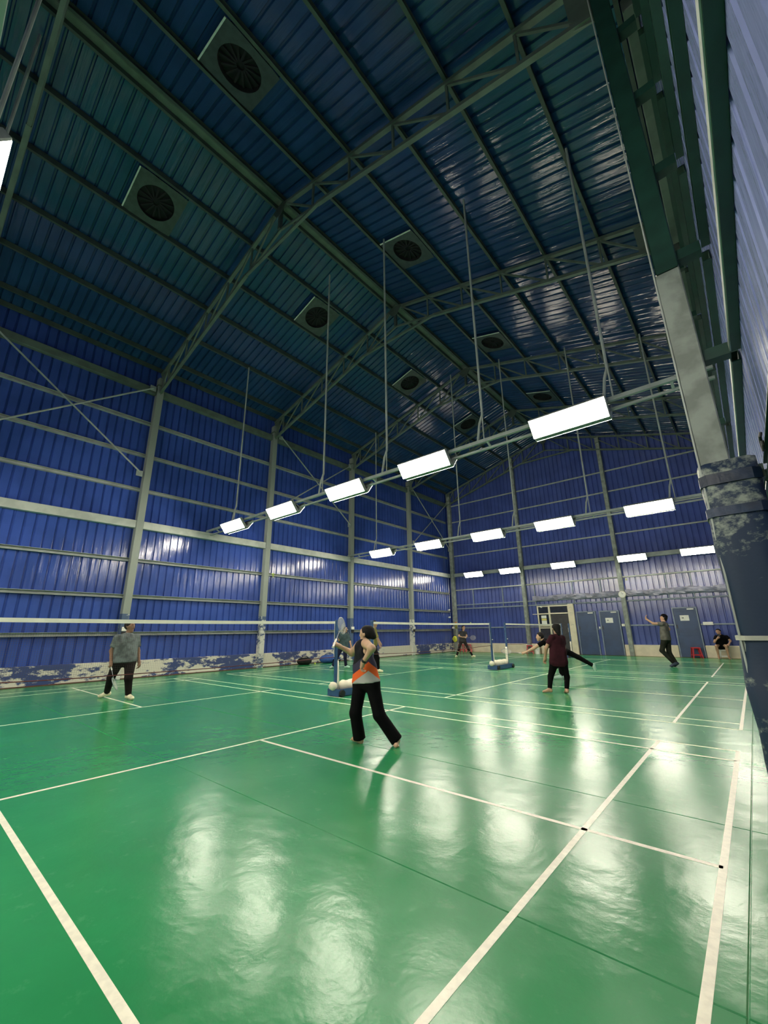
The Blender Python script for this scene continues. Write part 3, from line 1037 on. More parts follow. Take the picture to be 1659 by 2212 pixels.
# clock
ck = thing('wall_clock', 'round white wall clock on the end wall column', 'clock', (9.0, YF - .245, 2.99))
def disc(y0, y1, r, n=24):
    return MB().loft([[(r * math.cos(2 * math.pi * k / n), y, r * math.sin(2 * math.pi * k / n)) for k in range(n)] for y in (y0, y1)])
disc(-.03, .004, .17).build('rim', 'alu', ck)
cf = disc(-.036, -.031, .15).build('face', 'paper', ck)
MB().bar((0, -.039, 0), (.06, -.039, .05), .012, .004, up=(0, 1, 0)).build('hour_hand', 'black', cf)
MB().bar((0, -.043, 0), (-.02, -.043, .12), .008, .004, up=(0, 1, 0)).build('minute_hand', 'black', cf)

# small fittings
def fitting(x0, y0, z0, x1, y1, z1, label, name='switch_box'):
    t = thing(name, label, 'switch box', ((x0 + x1) / 2, (y0 + y1) / 2, z0))
    cx, cy = (x0 + x1) / 2, (y0 + y1) / 2
    MB().bbox((x0 - cx, y0 - cy, 0), (x1 - cx, y1 - cy, z1 - z0), .008).build('box', 'white', t)
    return t
t = fitting(12.05, YF - .13, 1.42, 12.42, YF - .08, 1.56, 'white switch box right of the blue door with a stool beside it')
for k in range(3):
    MB().box((-.12 + k * .1, -.031, .04), (-.07 + k * .1, -.026, .1)).build('switch', 'paper', t)
t = fitting(8.72, YF - .13, 1.42, 8.86, YF - .077, 1.54, 'small white switch box between the blue door and clock column')
MB().box((-.03, -.031, .03), (.03, -.027, .09)).build('switch', 'paper', t)
t = fitting(-1.19, YF - .31, 1.42, -1.03, YF - .255, 1.54, 'white switch box on the corner column of the left wall')
MB().box((-.03, -.031, .03), (.03, -.027, .09)).build('switch', 'paper', t)
for y, lb in ((4.4, 'white switch box on the column behind the grey shirted man'), (14.4, 'white switch box on the column beside the teal shirted woman'), (19.4, 'white switch box on the wall column next to the corner')):
    t = thing('switch_box', lb, 'switch box', (XL + .24, y + .02, 1.42))
    MB().bbox((-.004, -.09, 0), (.05, .09, .13), .008).build('box', 'white', t)
    MB().bbox((.002, -.08, -.16), (.04, .08, -.02), .006).build('black_plate', 'black', t)
for z, lb in ((2.60, 'upper white floodlight holder in the left wall corner'), (1.98 + .15, 'lower white floodlight holder in the left wall corner')):
    t = thing('lamp_holder', lb, 'lamp holder', (XL + .06, YF - .62, z))
    MB().path([(0, 0, 0), (.1, -.03, 0)], .025, 8).build('arm', 'white', t)
    MB().sphere((.14, -.04, 0), .06, 10, 6).build('holder', 'white', t, smooth=True)

# right wall bits seen past the padded column
for y, z, lb in ((9.9, 3.30, 'upper white wall lamp arm on the right wall beyond the padded column'), (12.4, 3.22, 'lower white wall lamp arm on the right wall beyond the padded column')):
    t = thing('wall_lamp', lb, 'wall lamp', (XR - .01, y, z))
    MB().path([(0, 0, 0), (-.14, -.05, -.01)], [.02, .03], 8).build('arm', 'white', t)
    MB().bbox((-.06, -.07, -.07), (-.005, .07, .07), .01).build('box', 'white', t)
hk = thing('wire_hook', 'thick black hook hanging on the right wall girt', 'hook', (XR - .085, 3.62, 2.75))
pts = [(0, 0, 0)] + [(-.01, .055 * math.sin(a) - .0, -.085 - .055 * math.cos(a) + .0) for a in [math.pi * (1 - k / 8 * 1.5) for k in range(9)]]
MB().path(pts, .011, 8).build('wire', 'black', hk)
fitting(XR - .13, 11.2, 4.35, XR - .07, 11.5, 4.46, 'pale coral box fixed on the right wall girt', 'cable_box').children[0].data.materials[0] = mat('coral_plastic', (.62, .22, .14), rough=.5)

# ------------------------------------------------------------------ stools, bags, bins
def stool(name, m):
    t = thing(name, '', 'stool', (0, 0, 0))
    s0, s1, h = .15, .20, .46
    ring = lambda a, z, c=.02: [(-a + c, -a, z), (a - c, -a, z), (a, -a + c, z), (a, a - c, z), (a - c, a, z), (-a + c, a, z), (-a, a - c, z), (-a, -a + c, z)]
    MB().loft([ring(s0 + .008, h - .05), ring(s0 + .012, h - .02), ring(s0 + .006, h - .004), ring(s0 - .012, h)]).build('seat', m, t)
    for sx in (-1, 1):
        for sy in (-1, 1):
            a = [(sx * s0, sy * s0, h - .045), (sx * (s0 - .055), sy * s0, h - .045), (sx * (s0 - .03), sy * (s0 - .03), h - .045), (sx * s0, sy * (s0 - .055), h - .045)]
            c = [(sx * s1, sy * s1, .0), (sx * (s1 - .045), sy * s1, .0), (sx * (s1 - .025), sy * (s1 - .025), .0), (sx * s1, sy * (s1 - .045), .0)]
            if sx * sy < 0:
                a, c = a[::-1], c[::-1]
            MB().loft([c, a]).build('leg', m, t)
    for sd in range(4):
        z = .13
        q = s1 - (s1 - s0) * z / h - .012
        p = [(-q, -q), (q, -q), (q, q), (-q, q)]
        MB().bar((*p[sd], z), (*p[(sd + 1) % 4], z), .018, .04).build('rail', m, t)
    return t
st = stool('plastic_stool', 'red')
st.location = (11.60, 23.68, 0)
st.rotation_euler = (0, 0, .3)
st['label'] = 'red plastic stool standing in front of a blue door near the seated man'
st['group'] = 'red plastic stools'
dup(st, (.02, 23.62, 0), .5, 'red plastic stool by the end wall, second from the corner column')
dup(st, (-.48, 23.6, 0), .2, 'red plastic stool by the end wall next to the corner column')
dup(st, (3.95, 23.58, 0), .4, 'red plastic stool at the foot of the end wall column beside the white bin')
ws = stool('plastic_stool', 'white')
ws.location = (12.60, 23.60, 0)
ws.scale = (1, 1, .82)
ws['label'] = 'white plastic stool under the seated man in black'
bn = thing('waste_bin', 'white plastic bin with a black handle beside the red stool', 'bin', (4.36, 23.62, 0))
MB().loft([[(r_ * math.cos(2 * math.pi * k / 16), r_ * math.sin(2 * math.pi * k / 16), z) for k in range(16)] for r_, z in ((.12, 0), (.15, .36), (.165, .37), (.165, .40), (.14, .40), (.12, .05))]).build('bucket', 'white', bn, smooth=False)
MB().path([(-.07, -.155, .26), (-.03, -.165, .27), (.05, -.165, .27), (.06, -.16, .2)], .007, 6).build('handle', 'black', bn)

def bag(name, label, loc, rz, L, W, H, m, extra):
    t = thing(name, label, 'bag', loc, rz)
    R = []
    n = 11
    for k in range(n):
        u = -1 + 2 * k / (n - 1)
        e = (1 - abs(u) ** 3.2) ** .5 if abs(u) < 1 else .25
        e = max(e, .3)
        R.append([(u * L / 2, W / 2 * e * math.cos(a) * (1 + .05 * math.sin(k * 3 + a * 2)), max(0.0, H * .48 + H * .52 * e * math.sin(a) * (1 + .07 * math.sin(k * 2.1 + a)))) for a in [2 * math.pi * j / 14 for j in range(14)]])
    MB().loft(R).build('shell', m, t, smooth=True)
    extra(t, L, W, H)
    return t
def ex1(t, L, W, H):
    MB().path([(-L * .25, -W * .2, H * .92), (-L * .18, -W * .1, H * 1.12), (L * .12, -W * .1, H * 1.14), (L * .22, -W * .2, H * .92)], .014, 6).build('handle', 'black_cloth', t)
    MB().path([(-L * .42, 0, H * .88), (0, 0, H * 1.0), (L * .42, 0, H * .88)], .006, 5).build('zip', 'greyink', t)
def ex2(t, L, W, H):
    MB().bbox((.02, -W / 2 - .03, .05), (L * .4, -W / 2 + .03, H * .45), .01).build('front_pocket', 'black_cloth', t)
    MB().box((.10, -W / 2 - .036, .12), (L * .34, -W / 2 - .0305, H * .38)).build('pocket_label', 'paper', t)
    MB().path([(-L * .3, 0, H * .9), (-L * .2, 0, H * 1.08), (L * .1, 0, H * 1.08), (L * .2, 0, H * .93)], .014, 6).build('handle', 'postblue', t)
M['bagblue'] = mat('blue_bag_cloth', (.045, .10, .32), rough=.6, var=.15, bump=.2, bscale=12)
M['bagblack'] = mat('black_bag_cloth', (.012, .014, .012), rough=.6, var=.2, bump=.2, bscale=12)
bag('sports_bag', 'black sports bag lying against the left wall plinth', (-.82, 11.35, 0), 1.25, .62, .34, .30, 'bagblack', ex1)
bag('sports_bag', 'blue racket bag with a dark pocket against the left wall plinth', (-.78, 12.75, 0), 1.45, 1.05, .42, .36, 'bagblue', ex2)
bl = thing('tennis_ball', 'small yellow ball on the floor beside the black bag', 'ball', (-.72, 11.85, .034))
MB().sphere((0, 0, 0), .034, 14, 10).build('felt', 'yellow', bl, smooth=True)
MB().path([(.0345 * math.cos(a), .0345 * math.sin(a) * .8, .02 * math.sin(2 * a)) for a in [2 * math.pi * k / 16 for k in range(17)]], .0012, 4).build('seam', 'paper', bl)
# yellow bag hung on the corner column
yb = thing('hanging_bag', 'neon yellow drawstring bag hanging on the corner column', 'bag', (-.99, YF - .36, .60))
R = []
for k in range(8):
    u = k / 7
    e = math.sin(math.pi * (u * .86 + .1)) ** .6
    R.append([((.17 * e * math.cos(a)) * (1 + .12 * math.sin(3 * a + k)), .075 * e * math.sin(a), .36 * u + .015 * math.sin(2 * a)) for a in [2 * math.pi * j / 14 for j in range(14)]])
MB().loft(R).build('pouch', 'yellow', yb, smooth=True)
for k, (x, z) in enumerate(((-.05, .22), (.04, .25), (-.02, .12), (.07, .13))):
    MB().sphere((x, -.07, z), .022, 8, 5, (1, .3, .8)).build('black_patch', 'black', yb)
MB().path([(-.05, 0, .35), (-.02, .06, .6), (.0, .11, .78), (.03, .06, .6), (.06, 0, .35)], .006, 5).build('drawstring', 'black', yb)
tw = thing('hanging_towel', 'small orange and yellow towel hanging on the corner column', 'towel', (-.90, YF - .27, 1.42))
M['orangecloth'] = mat('orange_cloth', (.55, .22, .08), rough=.9)
M['olivecloth'] = mat('olive_yellow_cloth', (.34, .34, .06), rough=.9)
for z0, z1, m in ((0, .30, 'olivecloth'), (.30, .42, 'orangecloth')):
    R = [[(x, -.012 + .012 * math.sin(x * 60 + z * 5) + dy, z) for x, dy in ((-.07, 0), (-.035, 0), (0, 0), (.035, 0), (.07, 0), (.07, .008), (.035, .008), (0, .008), (-.035, .008), (-.07, .008))] for z in (z0, (z0 + z1) / 2, z1)]
    MB().loft(R).build('cloth_panel', m, tw, smooth=True)

# shuttlecocks in flight
def shuttle(loc, d, label):
    t = thing('shuttlecock', label, 'shuttlecock', loc, group='shuttlecocks in the air')
    q = Vector((0, 0, 1)).rotation_difference(Vector(d).normalized())
    t.rotation_euler = q.to_euler()
    MB().sphere((0, 0, .02), .014, 12, 8).build('cork', 'paper', t, smooth=True)
    for k in range(12):
        a = 2 * math.pi * k / 12
        c, s_ = math.cos(a), math.sin(a)
        tx, ty = -s_, c
        vs = []
        for z, r_, w_ in ((0.01, .011, .002), (-.03, .020, .006), (-.062, .030, .0095)):
            vs += [(c * r_ - tx * w_, s_ * r_ - ty * w_, z), (c * (r_ + .001), s_ * (r_ + .001), z), (c * r_ + tx * w_, s_ * r_ + ty * w_, z)]
        fs = [(0, 1, 4, 3), (1, 2, 5, 4), (3, 4, 7, 6), (4, 5, 8, 7), (6, 7, 8)]
        MB().add(vs, fs).build('feather', 'shuttleyellow', t)
M['shuttleyellow'] = mat('pale_yellow_green_feather', (.62, .68, .22), rough=.6)
shuttle((4.03, 17.0, 1.61), (.5, .2, -.8), 'yellow green shuttlecock in the air above the far net tape')
shuttle((5.87, 5.0, 2.54), (-.3, .3, -.9), 'yellow green shuttlecock high in front of the left wall')
shuttle((10.0, 20.0, 3.38), (-.2, .3, .9), 'yellow green shuttlecock in the air in front of the clock column')

# ------------------------------------------------------------------ people
def V3(a):
    return np.array(a, float)
def unit(a):
    a = V3(a)
    return a / (np.linalg.norm(a) + 1e-9)

def surf(prims, h, k=.03, cuts=()):
    """smooth union of tapered capsules -> one closed mesh (surface nets).
    prim = (a, b, ra, rb[, [(point, normal), ...]]); cut keeps the side where (p-point).normal < 0"""
    lo = np.min([np.minimum(V3(p[0]), V3(p[1])) - max(p[2], p[3]) for p in prims], 0) - .04
    hi = np.max([np.maximum(V3(p[0]), V3(p[1])) + max(p[2], p[3]) for p in prims], 0) + .04
    n = np.ceil((hi - lo) / h).astype(int) + 1
    D = np.full(n, .5)
    ax = [lo[i] + h * np.arange(n[i]) for i in range(3)]
    for p in prims:
        a, b, ra, rb = V3(p[0]), V3(p[1]), p[2], p[3]
        m = max(ra, rb) + .07
        i0 = np.clip(np.floor((np.minimum(a, b) - m - lo) / h).astype(int), 0, n - 1)
        i1 = np.clip(np.ceil((np.maximum(a, b) + m - lo) / h).astype(int) + 1, 1, n)
        sl = tuple(slice(i0[q], i1[q]) for q in range(3))
        X, Y, Z = np.meshgrid(*[ax[q][sl[q]] for q in range(3)], indexing='ij')
        ab = b - a
        L2 = ab @ ab + 1e-12
        px, py, pz = X - a[0], Y - a[1], Z - a[2]
        t = np.clip((px * ab[0] + py * ab[1] + pz * ab[2]) / L2, 0, 1)
        d = np.sqrt((px - t * ab[0]) ** 2 + (py - t * ab[1]) ** 2 + (pz - t * ab[2]) ** 2) - (ra + (rb - ra) * t)
        for (q, nn) in (p[4] if len(p) > 4 else ()):
            d = np.maximum(d, (X - q[0]) * nn[0] + (Y - q[1]) * nn[1] + (Z - q[2]) * nn[2])
        e = D[sl]
        hh = np.clip(.5 + .5 * (e - d) / k, 0, 1)
        D[sl] = e + (d - e) * hh - k * hh * (1 - hh)
    if cuts:
        X, Y, Z = np.meshgrid(*ax, indexing='ij')
        for (q, nn) in cuts:
            D = np.maximum(D, (X - q[0]) * nn[0] + (Y - q[1]) * nn[1] + (Z - q[2]) * nn[2])
    D[0], D[-1], D[:, 0], D[:, -1], D[:, :, 0], D[:, :, -1] = .5, .5, .5, .5, .5, .5
    s = D < 0
    cn = s[:-1, :-1, :-1].astype(np.int8)
    tot = np.zeros_like(cn)
    for dx in (0, 1):
        for dy in (0, 1):
            for dz in (0, 1):
                tot += s[dx:n[0] - 1 + dx, dy:n[1] - 1 + dy, dz:n[2] - 1 + dz]
    cells = np.argwhere((tot > 0) & (tot < 8))
    idm = -np.ones(cn.shape, int)
    idm[tuple(cells.T)] = np.arange(len(cells))
    acc = np.zeros((len(cells), 3))
    cnt = np.zeros(len(cells))
    cor = [(x, y, z) for x in (0, 1) for y in (0, 1) for z in (0, 1)]
    for c0 in cor:
        for q in range(3):
            if c0[q] == 0:
                c1 = list(c0)
                c1[q] = 1
                A = cells + np.array(c0)
                B = cells + np.array(c1)
                v0 = D[tuple(A.T)]
                v1 = D[tuple(B.T)]
                cr = (v0 < 0) != (v1 < 0)
                t = np.where(cr, v0 / np.where(cr, v0 - v1, 1), 0)
                pt = A + t[:, None] * (B - A)
                acc += np.where(cr[:, None], pt, 0)
                cnt += cr
    verts = lo + h * acc / cnt[:, None]
    faces = []
    for q in range(3):
        r_, u_ = [x for x in range(3) if x != q]
        sa = [slice(1, n[i] - 1) for i in range(3)]
        sb = list(sa)
        sa[q] = slice(0, n[q] - 1)
        sb[q] = slice(1, n[q])
        e = s[tuple(sa)] != s[tuple(sb)]
        idx = np.argwhere(e)
        off = np.ones(3, int)
        off[q] = 0
        idx = idx + off
        g = lambda dr, du: idm[tuple((idx - np.eye(3, dtype=int)[r_] * dr - np.eye(3, dtype=int)[u_] * du).T)]
        quad = np.stack([g(1, 1), g(0, 1), g(0, 0), g(1, 0)], 1)
        ins = s[tuple(idx.T)]
        flip = ins if q != 1 else ~ins
        quad = np.where(flip[:, None], quad, quad[:, ::-1])
        faces.append(quad)
    F = np.concatenate(faces)
    return verts, F[(F >= 0).all(1)]

def net_obj(name, vf, m, parent, extra=None, smooth=True):
    v, f = vf
    b = MB()
    b.v = [tuple(x) for x in v.tolist()]
    b.f = [tuple(x) for x in f.tolist()]
    b.mi = [0] * len(b.f)
    if extra:
        b.add(extra.v, extra.f)
    return b.build(name, m, parent, smooth=smooth)

def fingers(mb, wrist, hand, l, s, curl=.5, thumb=1):
    w0 = V3(wrist)
    d = unit(V3(hand) - w0)
    l = V3(l)
    l = unit(l - d * (l @ d))
    n = np.cross(d, l)
    for i, ln in enumerate((.9, 1.0, .95, .75)):
        p = w0 + d * .082 * s + l * (i - 1.5) * -.021 * s
        pts = [p - d * .02 * s, p]
        a = 0
        for sg in (.034, .026, .022):
            a += curl * 1.35
            p = p + (d * math.cos(a) + n * math.sin(a)) * sg * s * ln
            pts.append(p)
        mb.path(pts, [.0095 * s, .0095 * s, .009 * s, .008 * s, .0065 * s], 6)
    p = w0 + d * .03 * s + l * .03 * s
    pts = [w0 + d * .02 * s, p]
    for sg, w_ in ((.03, .7), (.026, 1.0)):
        p = p + unit(d * (1.0) + l * .75 * (1 - curl * w_) + n * .9 * curl * w_) * sg * s
        pts.append(p)
    mb.path(pts, [.012 * s, .012 * s, .010 * s, .008 * s], 6)

def person(J, s, style, label, h=.018):
    base, j = J
    j = {k: V3(v) for k, v in j.items()}
    t = thing('person', label, 'person', (base[0], base[1], 0))
    up = V3((0, 0, 1))
    face = unit(style['face'])
    fat = style.get('fat', 1.)
    hip = (j['pa'] + j['pb']) / 2
    mid = (j['sa'] + j['sb']) / 2
    spine = unit(mid - hip)
    # ---- torso primitives (shared by body and shirt)
    def torso(g):
        P = []
        nb = mid * .3 + j['neck'] * .7 - spine * .02 * s
        for a, c in (('sa', 'pa'), ('sb', 'pb')):
            s0 = j[a] * .58 + mid * .42 - spine * .125 * s
            w0 = (j[a] * .45 + mid * .55) * .42 + (j[c] * .8 + hip * .2) * .58
            h0 = j[c] * .8 + hip * .2
            P += [(s0, w0, .084 * s * fat + g, .098 * s * fat + g), (w0, h0 + spine * .03, .102 * s * fat + g, .112 * s * fat + g)]
            P.append((j[a] - spine * .018 * s, nb, .048 * s + g * .7, .056 * s + g * .4))
        P.append((mid - spine * .05 * s, hip, .105 * s * fat + g, .11 * s * fat + g))
        return P
    body = torso(-.004)
    body.append((j['pa'], j['pb'], .10 * s * fat, .10 * s * fat))
    neck0 = mid * .6 + j['neck'] * .4
    body += [(neck0, j['head'] - up * .02 * s, .056 * s, .05 * s)]
    # head
    H = j['head']
    hu = unit(up - face * (up @ face) + style.get('tilt', V3((0, 0, 0))))
    sd = np.cross(face, hu)
    body += [(H + hu * .03 * s - face * .012 * s, H + hu * .025 * s + face * .012 * s, .088 * s, .084 * s),
             (H + face * .02 * s, H + face * .052 * s - hu * .085 * s, .074 * s, .040 * s),
             (H + face * .088 * s + hu * .01 * s, H + face * .105 * s - hu * .025 * s, .009 * s, .014 * s)]
    for e in (-1, 1):
        body.append((H + sd * .085 * s * e + hu * .01 * s - face * .005 * s, H + sd * .088 * s * e - hu * .022 * s, .016 * s, .011 * s))
    # arms
    fm = MB()
    for q in 'ab':
        S_, E_, W_, Hd = j['s' + q], j['e' + q], j['w' + q], j['h' + q]
        d = unit(Hd - W_)
        ar = style.get('arm', 1.)
        body += [(S_, E_, .056 * s * fat ** .6 * ar, .042 * s * ar), (E_, W_, .043 * s * ar, .028 * s)]
        l = V3(style.get('grip' + q, np.cross(d, face) + up * .3))
        l = unit(l - d * (l @ d))
        body += [(W_, W_ + d * .07 * s + l * .018 * s, .026 * s, .023 * s), (W_, W_ + d * .07 * s - l * .018 * s, .026 * s, .022 * s)]
        fingers(fm, W_, W_ + d * .1, l, s * 1.02, style.get('curl' + q, .35))
    # legs
    for q in 'ab':
        P_, K_, A_, T_ = j['p' + q], j['k' + q], j['a' + q], j['t' + q]
        cal = K_ * .68 + A_ * .32 - unit(np.cross(np.cross(A_ - K_, T_ - A_), A_ - K_)) * .0
        body += [(P_, K_, .088 * s * fat, .055 * s), (K_, cal, .054 * s, .052 * s), (cal, A_, .052 * s, .036 * s)]
        toe = unit(T_ - A_)
        heel = A_ - up * .03 * s - V3((toe[0], toe[1], 0)) * .035 * s
        body += [(A_, heel, .036 * s, .032 * s), (A_, T_ + up * .022 * s, .036 * s, .024 * s), (heel, T_ + up * .02 * s, .028 * s, .022 * s)]
        if style.get('barefoot'):
            ts = unit(np.cross(T_ - A_, up))
            for i in range(5):
                p0 = T_ + up * .015 * s + ts * (i - 2) * .015 * s - toe * .01
                fm.path([p0, p0 + V3((toe[0], toe[1], 0)) * .035 * s * (1 - .08 * i) - up * .004 * s], [.011 * s, .008 * s], 6)
    net_obj('body', surf(body, h, .026), style['skin'], t, fm)
    # ---- shirt
    hem = hip + spine * style.get('hem', -.05) * s
    P = torso(.012 + style.get('loose', 0.))
    if style.get('hem', -.05) < .06:
        P.append((j['pa'], j['pb'], .115 * s * fat, .115 * s * fat))
        P.append(((j['pa'] + hip) / 2 - spine * .08, (j['pb'] + hip) / 2 - spine * .08, .11 * s * fat, .11 * s * fat))
    sl = style.get('sleeve', .55)
    for q in 'ab':
        if sl > 0:
            S_, E_ = j['s' + q], j['e' + q]
            e = S_ + (E_ - S_) * sl
            P.append((S_ + (E_ - S_) * .02, S_ + (E_ - S_) * (sl + .1), .060 * s * fat ** .6 + .006, .068 * s * style.get('sleeve_w', 1), [(e, unit(E_ - S_))]))
            if sl > 1:
                P.append((E_, E_ + (j['w' + q] - E_) * (sl - 1), .058 * s, .045 * s))
    cuts = [(hem, -spine)]
    if sl <= 0:
        for q in 'ab':
            o_ = unit(j['s' + q] - mid)
            cuts.append((j['s' + q] - o_ * .045 * s, unit(o_ + spine * .25)))
    net_obj('shirt', surf(P, h, .03, cuts), style['shirt'], t)
    # ---- trousers
    P = []
    rk, ra = style.get('legr', (.066, .052))
    for q in 'ab':
        P_, K_, A_ = j['p' + q], j['k' + q], j['a' + q]
        end = K_ + (A_ - K_) * style.get('leglen', .97)
        if style.get('shorts'):
            end = P_ + (K_ - P_) * style['shorts']
            P.append((P_, P_ + (K_ - P_) * (style['shorts'] + .08), .105 * s * fat, .085 * s, [(end, unit(K_ - P_))]))
        else:
            P.append((P_, K_, .103 * s * fat, rk * s))
            P.append((K_, A_, rk * s, ra * s, [(end, unit(A_ - K_))]))
    P.append((j['pa'], j['pb'], .112 * s * fat, .112 * s * fat))
    wst = hip + spine * .10 * s
    P.append(((j['pa'] + hip) / 2, wst, .11 * s * fat, .11 * s * fat))
    net_obj('trousers', surf(P, h, .028, [(wst, spine)]), style['pants'], t)
    # ---- shoes
    if not style.get('barefoot'):
        for q in 'ab':
            A_, T_ = j['a' + q], j['t' + q]
            toe = unit(T_ - A_)
            fw = unit(V3((toe[0], toe[1], 0)))
            if style.get('tip' + q):
                fw = unit(T_ - A_)
            heel = A_ - up * .025 * s - fw * .04 * s
            tp = T_ + up * .028 * s
            P = [(A_ + up * .01, heel, .045 * s, .044 * s), (A_, tp, .045 * s, .036 * s), (heel, tp, .042 * s, .036 * s), (tp, tp + fw * .03 * s, .036 * s, .03 * s)]
            sh = net_obj('shoe', surf(P, h * .8, .02), style['shoe'], t)
    # ---- hair
    back = unit(-face * .85 + hu * .55)
    hc = H + hu * .028 * s - face * .006 * s
    P = [(hc, hc - face * .012 * s, .100 * s, .098 * s, [(hc + face * style.get('fringe', .035) * s - hu * 0, -back)])]
    for (da, db, r0, r1) in style.get('hair', ()):
        f3 = lambda d_: H + face * d_[0] * s + sd * d_[1] * s + hu * d_[2] * s
        P.append((f3(da), f3(db), r0 * s, r1 * s))
    hr = net_obj('hair', surf(P, h * .7, .02), style.get('hairmat', 'hair'), t)
    if style.get('cap'):
        P = [(hc + hu * .012 * s, hc + hu * .012 * s - face * .01 * s, .106 * s, .104 * s, [(hc + hu * .02 * s, -hu)])]
        cp = net_obj('cap', surf(P, h * .7, .01), 'black_cloth', t)
        br = MB()
        c0 = hc + hu * .03 * s + face * .08 * s
        br.loft([[c0 + sd * .07 * s * x + face * (.085 * s * (1 - x * x * .55)) * y + hu * z for x, y, z in ((-1, 0, 0), (-.6, .9, .01), (0, 1, .012), (.6, .9, .01), (1, 0, 0))] for z in (0,)] +
                [[c0 + sd * .07 * s * x + face * (.085 * s * (1 - x * x * .55)) * y + hu * (z - .006) for x, y, z in ((-1, 0, 0), (-.6, .9, .01), (0, 1, .012), (.6, .9, .01), (1, 0, 0))]])
        br.build('cap_brim', 'black_cloth', cp)
    # ---- eyes, brows, mouth
    for e in (-1, 1):
        MB().sphere(H + face * .083 * s + sd * .033 * s * e + hu * .018 * s, .0105 * s, 8, 6).build('eye', 'eye', t)
        MB().path([H + face * .089 * s + sd * .018 * s * e + hu * .040 * s, H + face * .088 * s + sd * .034 * s * e + hu * .043 * s, H + face * .078 * s + sd * .05 * s * e + hu * .036 * s], .005 * s, 5).build('eyebrow', 'hair', t)
    MB().path([H + face * .083 * s + sd * -.022 * s - hu * .052 * s, H + face * .092 * s - hu * .052 * s, H + face * .083 * s + sd * .022 * s - hu * .052 * s], .006 * s, 5).build('mouth', 'lip', t)
    return t

def racket(hand, tip, label, face_dir, frame='rackframe', strings='string', grip='white', L=.67):
    """hand: world point on the grip, tip: world point the head points to"""
    h0 = V3(hand)
    d = unit(V3(tip) - h0)
    f = V3(face_dir)
    f = unit(f - d * (f @ d))
    q = np.cross(d, f)
    b0 = h0 - d * .09
    t = thing('badminton_racket', label, 'racket', tuple(b0))
    P = lambda u, v, w_=0: d * u + q * v + f * w_
    MB().path([P(0, 0), P(.01, 0), P(.19, 0)], [.017, .0145, .013], 8).build('grip', grip, t)
    MB().path([P(.19, 0), P(.40, 0)], [.006, .0045], 8).build('shaft', frame, t)
    a, bb = L - .40, .115
    cu = .40 + a / 2
    ring = [P(cu + a / 2 * math.cos(x), bb * math.sin(x)) for x in [2 * math.pi * k / 28 for k in range(29)]]
    hf = MB().path(ring, .0062, 6, False).build('head_frame', frame, t)
    st_ = MB()
    for k in range(-6, 7):
        v = k * .0165
        hh = a / 2 * math.sqrt(max(0, 1 - (v / bb) ** 2))
        st_.path([P(cu - hh, v), P(cu + hh, v)], .0011, 3, False)
    for k in range(-8, 9):
        u = k * a / 18
        hh = bb * math.sqrt(max(0, 1 - (2 * u / a) ** 2))
        st_.path([P(cu + u, -hh), P(cu + u, hh)], .0011, 3, False)
    st_.build('strings', strings, hf, kind='stuff')
    return t

PD = {}
PD['p1'] = ((9.95, 3.8), dict(
    head=(-0.047, -0.043, 1.301), neck=(-0.056, -0.052, 1.211), sa=(0.047, -0.161, 1.191), ea=(0.248, -0.261, 1.135), wa=(0.108, -0.267, 0.972), ha=(0.064, -0.267, 0.868), sb=(-0.227, 0.008, 1.162), eb=(-0.4, 0.04, 1.053), wb=(-0.456, -0.147, 1.148), hb=(-0.466, -0.198, 1.174), pa=(0.046, -0.039, 0.704), pb=(-0.147, -0.053, 0.693), ka=(0.137, -0.01, 0.342), aa=(0.305, 0.117, 0.062), ta=(0.35, 0.05, 0.004), kb=(-0.149, -0.137, 0.352), ab=(-0.147, -0.067, 0.053), tb=(-0.253, -0.069, 0.013), rk=(-0.418, -0.166, 1.453)))
PD['p2'] = ((3.35, 3.0), dict(
    head=(0.026, 0.08, 1.49), neck=(0.03, 0.091, 1.348), sa=(0.011, -0.128, 1.269), ea=(-0.057, -0.174, 0.995), wa=(0.008, -0.17, 0.761), ha=(0.032, -0.162, 0.662), sb=(0.027, 0.245, 1.28), eb=(0.001, 0.327, 0.976), wb=(0.064, 0.358, 0.748), hb=(0.091, 0.378, 0.627), pa=(-0.037, -0.016, 0.775), pb=(0.059, 0.181, 0.776), ka=(-0.246, -0.045, 0.438), aa=(-0.619, 0.037, 0.1), ta=(-0.65, -0.06, 0.006), kb=(0.14, 0.171, 0.425), ab=(0.077, 0.237, 0.058), tb=(0.241, 0.257, -0.011), rk=(0.181, -0.09, 0.499)))
PD['p3'] = ((1.65, 11.05), dict(
    head=(0.131, 0.139, 1.405), neck=(0.108, 0.114, 1.268), sa=(0.056, -0.014, 1.225), ea=(0.053, -0.119, 1.013), wa=(0.115, -0.242, 1.094), ha=(0.121, -0.265, 1.139), sb=(0.17, 0.253, 1.209), eb=(0.25, 0.295, 0.959), wb=(0.319, 0.295, 0.779), hb=(0.343, 0.306, 0.679), pa=(0.033, 0.035, 0.74), pb=(0.145, 0.154, 0.737), ka=(-0.037, -0.113, 0.368), aa=(-0.18, -0.192, 0.072), ta=(-0.145, -0.329, 0.007), kb=(0.177, 0.115, 0.384), ab=(0.168, 0.178, 0.051), tb=(0.311, 0.185, 0.003), rk=(0.171, -0.111, 1.395)))
